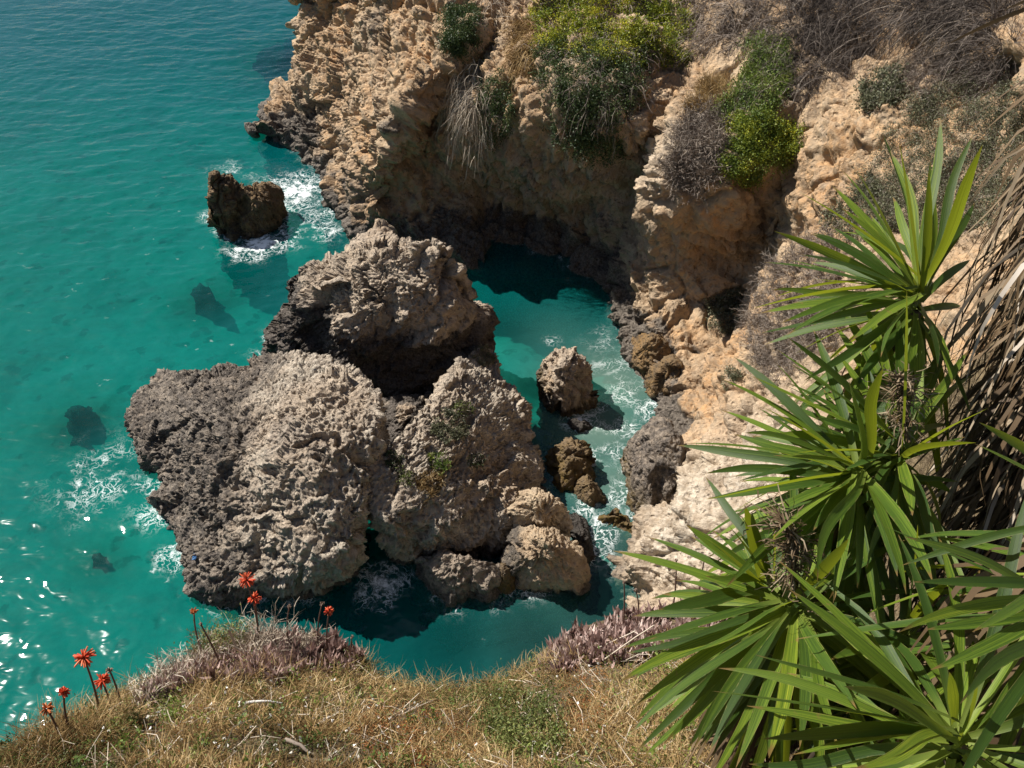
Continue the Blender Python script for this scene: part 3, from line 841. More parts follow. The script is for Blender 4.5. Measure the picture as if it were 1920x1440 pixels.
def seg_dist(p, pts):
    """distance of p (n,2) to polyline points set (dense)"""
    out = np.full(len(p), 1e9)
    for k in range(0, len(p), 20000):
        qq = p[k:k + 20000]
        best = np.full(len(qq), 1e9)
        for j in range(0, len(pts), 200):
            best = np.minimum(best, ((qq[:, None] - pts[None, j:j + 200])**2).sum(-1).min(1))
        out[k:k + 20000] = np.sqrt(best)
    return out

# waterline points of the cliff and the rocks
wl = []
for g in [CLIFF_G[:540, ::8]] + [GG[:, ::5] for GG, nr in ROCK_LIPS]:
    zc = g[..., 2]
    sgn = (zc[:-1] > 0) != (zc[1:] > 0)
    a, b = np.nonzero(sgn)
    wl.append(g[a, b, :2])
wl = np.concatenate(wl)
wl = wl[::2]
loc = (PW[:, 0] > -38) & (PW[:, 0] < 15) & (PW[:, 1] > 3) & (PW[:, 1] < 60)
dist = np.full(len(PW), 30.0)
dist[loc] = seg_dist(PW[loc, :2], wl)

foam = 0.40 * np.exp(-dist / 0.32) * (0.55 + 0.9 * sstep(fbm(PW * np.array([1, 1, 0]), 0.35, 3, seed=410), -0.25, 0.3))
for (px, py, r, v) in [
    (555,360,2.2,.92),(522,400,1.2,1.0),(488,458,1.3,1.02),(545,440,1.4,.55),(615,365,1.8,.6),(610,420,1.8,.55),(640,395,1.0,.7),(455,470,1.0,.8),(440,325,1.8,.32),(395,405,.7,.6),
    (1150,690,1.6,.26),(1190,740,1.5,.34),(1215,770,.9,.45),(1165,650,1.3,.25),(1085,790,.6,1.0),(1130,780,1.2,.32),(1170,800,1.1,.4),(1150,850,1.0,.3),(1130,640,1.2,.25),(1035,640,.5,.3),
    (1110,860,.6,.6),(1160,930,.8,.55),(1210,975,.6,.8),(1130,1000,.7,.55),(1090,960,.6,.6),(1105,1040,.4,.6),(985,1105,.4,.55),
    (300,930,1.0,.6),(305,960,.8,.7),(200,895,2.2,.36),(255,900,1.4,.3),(335,1040,.7,.75),(845,1000,.0001,0),(510,645,1.0,.5),(720,1095,1.0,.82),(640,1075,.9,.28),(530,620,1,.2)]:
    c = PZ(px, py, 0)
    if r > 0.01:
        foam = np.maximum(foam, v * np.exp(-((PW[:, :2] - c[:2])**2).sum(1) / (r * r)))
foam = np.clip(foam, 0, 1)
murk = np.zeros(len(PW))
for (px, py, r, v) in [(1150,720,3.0,.9),(1120,800,2.4,.95),(1150,900,2.4,.8),(1150,1010,1.8,.5),(1050,640,2.4,.25),(1080,1140,2.6,.3),(1000,1190,1.8,.25),(545,395,2.4,.2)]:
    c = PZ(px, py, 0)
    murk = np.maximum(murk, v * np.exp(-((PW[:, :2] - c[:2])**2).sum(1) / (r * r)))
far = sstep(PW[:, 1], 34, 66)
fleck = np.zeros(len(PW))  # spread of foam flecks and painted sun glints
for (px, py, r, v) in [(250,1200,2.6,1.0),(330,1250,2.0,.9),(120,1290,2.2,.8),(280,1080,2.2,.5),(150,960,3,.55),(240,1010,2.0,.5),(560,500,5,.22),(330,480,6,.2),(300,700,5,.2),(980,1230,1.5,.3)]:
    c = PZ(px, py, 0)
    fleck = np.maximum(fleck, v * np.exp(-((PW[:, :2] - c[:2])**2).sum(1) / (r * r)))
clear = np.zeros(len(PW))
for (px, py, r, v) in [(1120,1130,2.0,1),(1000,1200,2.0,.9),(850,1200,2.0,.7),(1180,1040,1.2,.8),(940,620,1.6,.6),(385,560,2.2,.8),(140,795,2.2,.8),(180,1045,1.6,.7),(545,115,4,.8)]:
    c = PZ(px, py, 0)
    clear = np.maximum(clear, v * np.exp(-((PW[:, :2] - c[:2])**2).sum(1) / (r * r)))
ny, nx = XX.shape
V = PW; Q = grid_quads(ny, nx)
# close the body of water with sides and a bottom
idx = np.arange(ny * nx).reshape(ny, nx)
rim = np.concatenate([idx[0, :-1], idx[:-1, -1], idx[-1, :0:-1], idx[:0:-1, 0]])
lowv = V[rim].copy(); lowv[:, 2] = -14
lo = np.arange(len(rim)) + len(V)
sides = np.stack([rim, lo, np.roll(lo, -1), np.roll(rim, -1)], 1)
nb = len(V) + len(lo)
cen = np.array([[V[:, 0].mean(), V[:, 1].mean(), -14.0]])
botm = np.stack([lo, np.full(len(lo), nb), np.full(len(lo), nb), np.roll(lo, -1)], 1)[:, [0, 1, 3, 3]]
Vw = np.concatenate([V, lowv, cen])
pad = lambda a: np.concatenate([a, np.zeros(len(lowv) + 1)])
# bottom: big quad strips made of pairs to stay quads
half = len(lo) // 2
bq = np.stack([lo[:half - 1], lo[1:half], lo[::-1][:half - 1][np.arange(half - 1)], lo[::-1][:half - 1]], 1)
water = mesh_quads('water', Vw, np.concatenate([Q, sides]), M['water'], None,
                   dict(foam=pad(foam), murk=pad(murk), far=pad(far), fleck=pad(fleck), clear=pad(clear)))
tag(water, 'turquoise sea water with ripples and lacy foam', 'water', kind='structure')

xs2 = graded(-40, 16, 0.25, 1500, 30); ys2 = graded(2, 75, 0.25, 1500, 30)
X2, Y2 = np.meshgrid(xs2, ys2)
PS = np.stack([X2, Y2, np.zeros_like(X2)], -1).reshape(-1, 3)
depth = -3.9 + 0.5 * fbm(PS, 0.12, 3, seed=420)
for (px, py, r, v) in [(1150,720,3.2,2.9),(1120,820,2.6,3.0),(1160,930,2.4,3.1),(1130,1040,2.2,2.7),(1080,1150,3,1.5),(900,1180,3,1.2),(960,600,3,1.6)]:
    c = PZ(px, py, 0)
    depth = np.maximum(depth, -3.9 + v * np.exp(-((PS[:, :2] - c[:2])**2).sum(1) / (r * r)))
depth -= 2.5 * sstep(PS[:, 1], 45, 90)
weed = np.zeros(len(PS))
for (px, py, r, v) in [(700,1230,2.2,.6),(980,1210,1.6,.4),(1000,620,2.2,.5),(880,1250,1.5,.5),(620,1140,2.6,.9),(720,1180,1.6,.6),(850,1200,1.2,.6),(1020,560,3.2,.8),(540,500,2,.5),(930,1140,1.0,.6),(1080,1180,1.0,.4)]:
    c = PZ(px, py, -2.0)
    weed = np.maximum(weed, v * np.exp(-((PS[:, :2] - c[:2])**2).sum(1) / (r * r)))
for (px, py, r, v) in [(140,795,1.7,.8),(385,560,1.9,.7),(180,1045,1.3,.6),(545,115,4.0,.9)]:
    c = PZ(px, py, -3.4)
    weed = np.maximum(weed, v * np.exp(-((PS[:, :2] - c[:2])**2).sum(1) / (r * r)))
PS[:, 2] = depth
seabed = mesh_quads('seabed', PS, grid_quads(*X2.shape), M['seabed'], None, dict(weed=weed))
tag(seabed, 'pale sandy seabed under the water', 'seabed', kind='structure')

# ------------------------------------------------------------------ foreground slope
LIP = [(-60,1760,2.1),(20,1640,2.3),(90,1510,2.6),(215,1370,3.0),(330,1265,3.3),(430,1215,3.55),(560,1205,3.65),(650,1235,3.5),(720,1290,3.25),(850,1305,3.2),(960,1285,3.3),(1030,1230,3.65),(1130,1180,3.95),(1260,1160,4.05),(1400,1140,4.1),(1560,1010,4.2),(1700,840,4.3),(1900,660,4.4),(2200,500,4.5)]
lip = np.array([PY(*q) for q in LIP])
ng = len(lip)
rows = []
xm = lip[:, 0]
rise = np.clip((xm - 1.0) / 2.0, 0, 1)
rows.append(np.stack([xm * 1.3, np.full(ng, -4.0), np.full(ng, 22.2)], 1))
rows.append(np.stack([xm * 1.15, np.full(ng, 0.3), np.full(ng, 21.4)], 1))
mid = np.stack([xm * 1.05, lip[:, 1] * 0.0 + 1.5, 20.1 + 0.2 * rise], 1); rows.append(mid)
m2 = 0.45 * mid + 0.55 * lip + np.stack([0 * xm, 0 * xm, 0 * xm + 0.06], 1); rows.append(m2)
rows.append(lip)
rows.append(lip + np.array([0, 0.16, -0.45]))
rows.append(lip + np.array([0, 0.7, -4.0]))
rows.append(np.stack([lip[:, 0], lip[:, 1] + 3.0, np.full(ng, -4.0)], 1))
Gg = np.array(rows)
Gg = catmull(Gg, 8 * 40)
Gg = np.moveaxis(catmull(np.moveaxis(Gg, 1, 0), ng * 30), 0, 1)
Gg = np.concatenate([arc_resample(Gg[:190], 240, 0), Gg[190::4]], 0)
Gg = arc_resample(Gg, 420, 1)
Ng = grid_normals(Gg)
if Ng[100, 200, 2] < 0: Ng = -Ng
p = Gg.reshape(-1, 3)
d = 0.09 * fbm(p, 1.6, 3, seed=501) + 0.05 * fbm(p, 5, 4, seed=502)
Gg = (p + Ng.reshape(-1, 3) * d[:, None]).reshape(Gg.shape)
ground = mesh_quads('ground', Gg.reshape(-1, 3), grid_quads(*Gg.shape[:2]), M['soil'])
tag(ground, 'dry cliff top slope in the foreground', 'ground', kind='structure')
add_bvh(Gg, False, 3)
GROUND_TREE = [BVHS[-1]]

# ------------------------------------------------------------------ plant building
class Acc:
    """gathers quads into one mesh"""
    def __init__(self): self.v, self.q, self.r, self.n = [], [], [], 0
    def add(self, V, Q, r):
        self.v.append(np.asarray(V, float)); self.q.append(np.asarray(Q) + self.n)
        self.r.append(np.broadcast_to(np.asarray(r, float), (len(V),))); self.n += len(V)
    def leaves(self, c, u, v, r):
        """diamond leaves: centre c, half length u, half width v (n,3)"""
        n = len(c)
        fold = np.cross(u, v); fold /= np.linalg.norm(fold, axis=1, keepdims=True) + 1e-9
        fold = fold * np.linalg.norm(v, axis=1, keepdims=True) * 0.5
        V = np.stack([c - u, c + v * 1.0 + fold, c + u, c - v + fold], 1).reshape(-1, 3)
        self.add(V, np.arange(4 * n).reshape(n, 4), np.repeat(np.broadcast_to(r, (n,)), 4))
    def ribbons(self, P, w, r, side=None):
        """P (n,k,3) paths, w (n,k) half widths"""
        n, k = P.shape[:2]
        if side is None:
            t = P[:, -1] - P[:, 0]
            side = np.cross(t, RNG.normal(size=(n, 3)))
            side /= np.linalg.norm(side, axis=1, keepdims=True) + 1e-9
        if side.ndim == 2: side = side[:, None]
        A = P - side * w[..., None]; B = P + side * w[..., None]
        V = np.stack([A, B], 2).reshape(-1, 3)
        b = (np.arange(n) * 2 * k)[:, None] + (np.arange(k - 1) * 2)[None]
        b = b.ravel()
        self.add(V, np.stack([b, b + 1, b + 3, b + 2], 1), np.repeat(np.broadcast_to(r, (n,)), 2 * k))
    def tube(self, P, rad, r, nseg=7):
        """P (k,3), rad (k,)"""
        P = np.asarray(P, float); k = len(P)
        rad = np.broadcast_to(rad, (k,))
        T = np.gradient(P, axis=0); T /= np.linalg.norm(T, axis=1, keepdims=True) + 1e-9
        ref = np.array([0.31, 0.17, 0.93]) if abs(T[0, 2]) < 0.8 else np.array([0.93, 0.2, 0.1])
        S = np.cross(T, ref); S /= np.linalg.norm(S, axis=1, keepdims=True)
        B = np.cross(T, S)
        a = np.linspace(0, 2 * np.pi, nseg, endpoint=False)
        V = P[:, None] + rad[:, None, None] * (np.cos(a)[None, :, None] * S[:, None] + np.sin(a)[None, :, None] * B[:, None])
        V = np.concatenate([V.reshape(-1, 3), P[-1:] + T[-1:] * rad[-1]])
        Q = grid_quads(k, nseg, True)
        self.add(V, Q, r)
    def build(self, name, mat, parent=None, org=None):
        V = np.concatenate(self.v); Q = np.concatenate(self.q); r = np.concatenate(self.r)
        if parent is None and org is not None:
            o = mesh_quads(name, V - np.asarray(org), Q, mat, None, dict(rnd=r)); o.location = org
            return o
        o = mesh_quads(name, V - (np.asarray(parent.location) if parent else 0), Q, mat, None, dict(rnd=r))
        if parent: o.parent = parent
        return o

def unit(v): return v / (np.linalg.norm(v, axis=-1, keepdims=True) + 1e-9)

def in_poly(px, py, poly):
    c = False
    j = len(poly) - 1
    for i in range(len(poly)):
        xi, yi = poly[i]; xj, yj = poly[j]
        if (yi > py) != (yj > py) and px < (xj - xi) * (py - yi) / (yj - yi) + xi: c = not c
        j = i
    return c

def seeds(poly, n, trees):
    """points on the built surfaces under an outline"""
    xs = [q[0] for q in poly]; ys = [q[1] for q in poly]
    P, Nn = [], []
    tries = 0
    while len(P) < n and tries < n * 30:
        tries += 1
        x, y = RNG.uniform(min(xs), max(xs)), RNG.uniform(min(ys), max(ys))
        if not in_poly(x, y, poly): continue
        h = hit(x, y, trees)
        if h is None: continue
        P.append(h[0]); Nn.append(h[1])
    P, Nn = np.array(P), np.array(Nn)
    if len(P) > 8:
        dd = np.linalg.norm(P - np.median(P, axis=0), axis=1)
        ok = dd < 2.6 * np.median(dd)
        P, Nn = P[ok], Nn[ok]
    return P, Nn

def leafy(acc, P, N, n, size, height, hang=0.0, spread=0.2, clumps=40, bright=(0.0, 1.0)):
    k = min(clumps, len(P))
    ci = RNG.choice(len(P), k, replace=False)
    up = np.array([0, 0, 1.0])
    out = unit(N[ci] * 0.7 + up * 0.5)
    hgt = height * RNG.uniform(0.35, 1.0, k)
    cc = P[ci] + out * (hgt * 0.55)[:, None]
    cb = RNG.uniform(0, 1, k)
    idx = RNG.integers(0, k, n)
    v = unit(RNG.normal(size=(n, 3))) * (RNG.uniform(0, 1, n)**0.45)[:, None]
    rad = ((hgt * RNG.uniform(0.35, 0.85, k))[idx] + spread)[:, None]
    c = cc[idx] + v * rad * np.array([1, 1, 0.8])
    # a quarter of the leaves trail loosely over the surface
    lo = RNG.random(n) < 0.42
    li = RNG.integers(0, len(P), n)
    loose = P[li] + RNG.normal(size=(n, 3)) * (spread * 1.3) + N[li] * (np.abs(RNG.normal(size=n)) * height * 0.3)[:, None]
    c[lo] = loose[lo]
    if hang > 0:
        c[:, 2] -= hang * RNG.uniform(0, 1, n)**1.3
        c += N[ci][idx] * (0.08 * hang)
    du = unit(RNG.normal(size=(n, 3)) + v * 0.9 + np.array([0, 0, -0.9 if hang else 0.3]))
    dv = unit(np.cross(du, RNG.normal(size=(n, 3))))
    sz = size * RNG.uniform(0.55, 1.3, n)[:, None]
    r = np.clip(bright[0] + (bright[1] - bright[0]) * (0.5 * cb[idx] + 0.5 * RNG.uniform(0, 1, n)), 0, 1)
    acc.leaves(c, du * sz, dv * sz * 0.45, r)

def twiggy(acc, P, N, n, length, width, hang=0.0, branch=3, lean=0.5, bright=(0, 1)):
    """thin branching dead stems"""
    idx = RNG.integers(0, len(P), n)
    up = np.array([0, 0, 1.0])
    d = unit(N[idx] * lean + up * (0.6 if not hang else 0.15) + RNG.normal(size=(n, 3)) * 0.55)
    L = length * RNG.uniform(0.4, 1.1, n)
    K = 5
    path = [P[idx] - d * 0.03]
    for k in range(1, K):
        g = np.array([0, 0, -1.0]) * (hang * 0.75 * k / K if hang else 0.03)
        d = unit(d + g + RNG.normal(size=(n, 3)) * 0.22)
        path.append(path[-1] + d * (L / (K - 1))[:, None])
    Pth = np.stack(path, 1)
    w = width * np.linspace(1.0, 0.35, K)[None] * RNG.uniform(0.6, 1.2, n)[:, None]
    r = bright[0] + (bright[1] - bright[0]) * RNG.uniform(0, 1, n)
    acc.ribbons(Pth, w, r)
    for b in range(branch):
        k = RNG.integers(1, K, n)
        st = Pth[np.arange(n), k]
        dd = unit(unit(Pth[:, -1] - Pth[:, 0]) + RNG.normal(size=(n, 3)) * 0.6 + np.array([0, 0, -0.5 * hang]))
        l2 = L * RNG.uniform(0.2, 0.45, n)
        p1 = st + dd * (l2 * 0.5)[:, None]
        p2 = p1 + unit(dd + RNG.normal(size=(n, 3)) * 0.35 + np.array([0, 0, -0.4 * hang])) * (l2 * 0.5)[:, None]
        acc.ribbons(np.stack([st, p1, p2], 1), np.repeat(width * np.array([[0.7, 0.55, 0.3]]), n, 0), r)

ROCKT = BVHS[:N_VISIBLE]

def bush(name, label, cat, poly, trees=ROCKT, ns=160, leaf=None, twig=None, group=None, kind=None):
    """leaf / twig: list of (material, kwargs)"""
    P, N = seeds(poly, ns, trees)
    if len(P) < 3:
        print('NO SEEDS', label); return None
    org = P.mean(0); org[2] = P[:, 2].min()
    parts = []
    for m, kw in (twig or []):
        a = Acc(); twiggy(a, P, N, **kw); parts.append(('twigs', a, m))
    for m, kw in (leaf or []):
        a = Acc(); leafy(a, P, N, **kw); parts.append(('foliage', a, m))
    if len(parts) == 1:
        o = parts[0][1].build(name, parts[0][2], None, org)
    else:
        o = empty(name, org)
        for pn, a, m in parts: a.build(pn, m, o)
    return tag(o, label, cat, group, kind)

# ---- plants on the cliff
bush('creeper', 'sunlit creeper with yellow flowers spilling over the brow above the alcove', 'creeper',
     [(1000,-30),(1290,-40),(1300,60),(1295,112),(1225,128),(1100,112),(1020,112)], ns=260,
     leaf=[(M['yellowgreen'], dict(n=44000, size=0.05, height=0.42, spread=0.18, clumps=200, bright=(0.1, 1.0)))],
     twig=[(M['greytwig'], dict(n=900, length=1.1, width=0.011, hang=0.6))])
bush('hanging_creeper', 'dark green creeper hanging like a curtain into the shaded alcove', 'creeper',
     [(1005,85),(1205,95),(1200,160),(1180,205),(1120,225),(1065,190),(1020,140)], ns=260,
     leaf=[(M['darkgreen'], dict(n=64000, size=0.05, height=0.5, hang=2.3, spread=0.12, clumps=170, bright=(0.1, 0.95)))],
     twig=[(M['greytwig'], dict(n=420, length=1.5, width=0.012, hang=1.6, bright=(0.1, 0.7)))])
bush('shrub', 'bright green leafy shrub at the upper end of the green strip below the reeds', 'shrub',
     [(1395,85),(1425,70),(1480,85),(1475,130),(1490,170),(1450,200),(1440,225),(1375,235),(1340,215),(1375,170),(1400,140)], ns=200,
     leaf=[(M['green'], dict(n=26000, size=0.044, height=0.42, spread=0.14, clumps=120, bright=(0.15, 1.0)))],
     twig=[(M['greytwig'], dict(n=500, length=0.8, width=0.01))])
bush('shrub', 'yellow green leafy shrub beside the grey dry bush on the rock nose', 'shrub',
     [(1380,225),(1440,215),(1462,235),(1510,235),(1500,290),(1455,325),(1442,300),(1410,345),(1375,335),(1352,300),(1372,270)], ns=220,
     leaf=[(M['yellowgreen'], dict(n=17000, size=0.042, height=0.42, spread=0.14, clumps=120, bright=(0.05, 0.85))),
           (M['green'], dict(n=9000, size=0.042, height=0.4, spread=0.14, clumps=60, bright=(0.2, 1.0)))])
bush('grass_tuft', 'yellow dry grass tuft above the grey dry bush on the rock nose', 'grass',
     [(1290,205),(1325,150),(1368,160),(1372,205),(1330,205),(1300,225)], ns=120,
     twig=[(M['straw'], dict(n=2600, length=0.6, width=0.012, lean=0.6, branch=1, bright=(0.2, 0.9)))])
bush('dry_bush', 'grey dry dome shaped bush drooping over the rock nose', 'bush',
     [(1288,225),(1335,195),(1362,230),(1360,310),(1322,365),(1272,365),(1248,310),(1265,262)], ns=200,
     twig=[(M['greytwig'], dict(n=3400, length=0.75, width=0.011, lean=0.7, branch=4, bright=(0.25, 1.0)))])
bush('dry_bush', 'large grey leafless bush on the tan slope left of the uppermost yucca', 'bush',
     [(1412,520),(1470,462),(1570,440),(1580,640),(1500,700),(1440,722),(1400,650)], ns=260,
     twig=[(M['greytwig'], dict(n=5600, length=0.62, width=0.008, lean=0.7, branch=4, bright=(0.25, 1.0)))])
bush('shrub', 'small olive grey shrub on the bare slope near the foot of the shaded recess', 'shrub',
     [(1325,565),(1385,538),(1402,590),(1375,632),(1335,620)], ns=90,
     leaf=[(M['olive'], dict(n=5200, size=0.045, height=0.4, spread=0.08, clumps=50))],
     twig=[(M['greytwig'], dict(n=300, length=0.45, width=0.008))])
bush('shrub', 'olive shrub high on the pale slope between the reeds and the yucca', 'shrub',
     [(1605,165),(1640,135),(1690,140),(1695,185),(1650,210),(1615,205)], ns=90,
     leaf=[(M['olive'], dict(n=6000, size=0.05, height=0.4, spread=0.1, clumps=50, bright=(0, .8)))],
     twig=[(M['greytwig'], dict(n=300, length=0.5, width=0.009))])
bush('shrub', 'wide olive grey scrub behind the tall leaves of the uppermost yucca', 'shrub',
     [(1660,270),(1710,180),(1800,150),(1920,160),(1920,420),(1800,440),(1700,420),(1620,440),(1620,340)], ns=420,
     leaf=[(M['olive'], dict(n=56000, size=0.028, height=0.42, spread=0.16, clumps=300, bright=(0, .95)))],
     twig=[(M['greytwig'], dict(n=3000, length=0.5, width=0.006))])
bush('dry_bush', 'low grey brown dry scrub just below the fallen reeds at upper right', 'bush',
     [(1690,130),(1740,105),(1790,120),(1790,165),(1740,185),(1700,180)], ns=100,
     twig=[(M['greytwig'], dict(n=1600, length=0.5, width=0.008, bright=(0.1, .8)))])
bush('shrub', 'pale olive scrub behind the left leaf tips of the uppermost yucca', 'shrub',
     [(1540,420),(1600,340),(1680,350),(1690,440),(1600,460)], ns=130,
     leaf=[(M['olive'], dict(n=9000, size=0.038, height=0.3, spread=0.08, clumps=80, bright=(.2, .9)))],
     twig=[(M['greytwig'], dict(n=700, length=0.4, width=0.007))])
bush('shrub', 'small dark green bush clinging to the cliff beside the hanging dead branch', 'shrub',
     [(902,150),(940,130),(972,175),(955,250),(920,262),(900,210)], ns=90,
     leaf=[(M['darkgreen'], dict(n=8000, size=0.045, height=0.45, hang=0.5, spread=0.1, clumps=50, bright=(0.1, 1)))],
     twig=[(M['greytwig'], dict(n=90, length=0.9, width=0.012, hang=0.8))])
bush('shrub', 'dark green bush at the top of the cliff left of the hanging twigs', 'shrub',
     [(828,20),(890,15),(896,95),(860,110),(832,80)], ns=80,
     leaf=[(M['darkgreen'], dict(n=13000, size=0.048, height=0.5, spread=0.16, clumps=40, bright=(0, .8)))])
bush('dead_branch', 'long dead branch of grey twigs hanging down the shaded cliff face', 'branch',
     [(865,125),(905,120),(905,200),(885,225),(870,190)], ns=60,
     twig=[(M['paletwig'], dict(n=420, length=2.9, width=0.013, hang=2.2, branch=5, lean=0.5, bright=(0.0, .75)))])
bush('dead_branch', 'short bare twigs hanging from the cliff top above the dark cleft', 'branch',
     [(900,-20),(935,-20),(935,40),(905,45)], ns=40,
     twig=[(M['paletwig'], dict(n=90, length=1.9, width=0.013, hang=1.8, branch=4, bright=(0.1, .8)))])
bush('dry_grass', 'fringe of dry straw coloured grass hanging left of the green creeper curtain', 'grass',
     [(955,40),(1012,40),(1010,120),(985,170),(965,130)], ns=120,
     twig=[(M['straw'], dict(n=1700, length=1.1, width=0.013, hang=1.3, branch=1, bright=(0.15, .7)))])
bush('dead_reeds', 'mass of dark fallen reed stems matted at the top of the slope', 'reeds',
     [(1480,0),(1560,-40),(1900,-40),(1900,70),(1740,55),(1680,62),(1620,110),(1560,165),(1505,190),(1480,100)], ns=320,
     twig=[(M['thatch'], dict(n=6500, length=2.1, width=0.0085, hang=1.0, lean=0.5, branch=1, bright=(0.0, 0.8))), (M['greytwig'], dict(n=420, length=2.6, width=0.009, hang=1.3, lean=0.6, branch=0, bright=(0.3, 1.0)))])
bush('dry_brush', 'tangle of bare grey stems at the far right above the olive scrub', 'stems',
     [(1790,60),(1905,60),(1905,170),(1800,150)], ns=120,
     twig=[(M['thatch'], dict(n=1100, length=1.1, width=0.008, hang=0.3, lean=0.9, branch=2, bright=(0.2, 1.0)))])
bush('dry_brush', 'grey dry stems hanging between the yellow creeper and the dark reeds', 'stems',
     [(1290,-20),(1480,-20),(1490,100),(1420,85),(1370,85),(1310,110)], ns=160,
     twig=[(M['greytwig'], dict(n=1500, length=1.4, width=0.012, hang=0.9, branch=2, bright=(0.1, .9)))])
bush('grass_tuft', 'faint green tuft on the bare ochre bank below the olive grey shrub', 'grass',
     [(1345,690),(1375,680),(1392,710),(1360,730)], ns=40,
     leaf=[(M['olive'], dict(n=900, size=0.035, height=0.2, spread=0.05, clumps=20, bright=(.3, .9)))])
# ---- small scrub on the tan islet rock
for lab, cx, cy, r, m, n in [
    ('grey green cushion plant on top of the tan islet rock', 842, 800, 32, 'olive', 3600),
    ('small bright green plant in the middle of the tan islet rock', 820, 868, 17, 'green', 1200),
    ('dry straw coloured tuft low on the tan islet rock', 808, 908, 24, 'straw', 0),
    ('dark green sprig at the left shoulder of the tan islet rock', 738, 862, 14, 'darkgreen', 700),
    ('tiny dark green sprig right of the bright green plant on the tan rock', 893, 862, 13, 'darkgreen', 600),
    ('pale green tuft near the upper corner of the tan islet rock beside the channel', 908, 668, 20, 'olive', 1400),
    ('thin yellowish tuft right of the grey green cushion on the tan islet rock', 868, 768, 14, 'weed', 700),
    ('olive sprig at the lower left of the tan islet rock', 762, 895, 16, 'weed', 700)]:
    poly = [(cx + r * math.cos(a) * 1.1, cy + r * math.sin(a)) for a in np.linspace(0, 2 * math.pi, 9)[:-1]]
    bush('scrub_plant', lab, 'plant', poly, ns=50, group='scrub plants on the islet',
         leaf=[(M[m], dict(n=n, size=0.04, height=0.22, spread=0.05, clumps=24, bright=(.15, .9)))] if n else None,
         twig=[(M['greytwig' if n else 'straw'], dict(n=160 if n else 700, length=0.3, width=0.008))])

# ------------------------------------------------------------------ yuccas
def leaf_strip(b, t, bow, wmax, axis, twist, nseg=13):
    """one sword leaf from b to t as 3 vertices across, V-folded"""
    L = np.linalg.norm(t - b)
    s = np.linspace(0, 1, nseg)
    sd0 = unit(np.cross(t - b, axis))
    c = (b + t) / 2 + np.array([0, 0, 1.0]) * bow * L + sd0 * (RNG.normal() * 0.035 * L)
    P = (1 - s)[:, None]**2 * b + (2 * s * (1 - s))[:, None] * c + (s**2)[:, None] * t
    T = np.gradient(P, axis=0); T = unit(T)
    S = unit(np.cross(T, axis[None] + 0 * T))
    Nn = np.cross(S, T)
    S2 = S * math.cos(twist) + Nn * math.sin(twist)
    Nn = np.cross(S2, T)
    P = P + sd0 * (RNG.normal() * 0.012 * L * np.sin(s * RNG.uniform(4, 8)))[:, None]
    wd = wmax * np.interp(s, [0, .08, .25, .5, .75, .9, 1], [.62, .6, .8, 1.0, .78, .4, .02])
    fold = 0.30 * wd * np.interp(s, [0, .5, 1], [1.5, .8, .5])
    A = P - S2 * wd[:, None] + Nn * fold[:, None]
    B = P + S2 * wd[:, None] + Nn * fold[:, None]
    return np.stack([A, P, B], 1), s

class Leaves:
    def __init__(self): self.V, self.Q, self.al, self.ac, self.r, self.n = [], [], [], [], [], 0
    def add(self, b, t, bow, w, axis, twist, r):
        G, s = leaf_strip(np.asarray(b, float), np.asarray(t, float), bow, w, axis, twist)
        k = len(s)
        self.V.append(G.reshape(-1, 3)); self.Q.append(grid_quads(k, 3) + self.n)
        self.al.append(np.repeat(s, 3)); self.ac.append(np.tile([0., .5, 1.], k)); self.r.append(np.full(3 * k, r))
        self.n += 3 * k
    def build(self, name, mat, parent):
        o = mesh_quads(name, np.concatenate(self.V) - np.asarray(parent.location), np.concatenate(self.Q), mat, None,
                       dict(along=np.concatenate(self.al), across=np.concatenate(self.ac), rnd=np.concatenate(self.r)))
        o.parent = parent
        return o

def tip_at(b, px, py, L, near):
    r = unit(ray(px, py))
    m = b - CAM
    sb = m @ r
    disc = L * L - (m @ m - sb * sb)
    if disc <= 0: return CAM + r * sb
    q = math.sqrt(disc)
    return CAM + r * (sb - q if near else sb + q)

def ground_below(p):
    h = GROUND_TREE[0].ray_cast(Vector((p[0], p[1], 40)), Vector((0, 0, -1)))
    return h[0].z if h[0] is not None else p[2] - 2.0

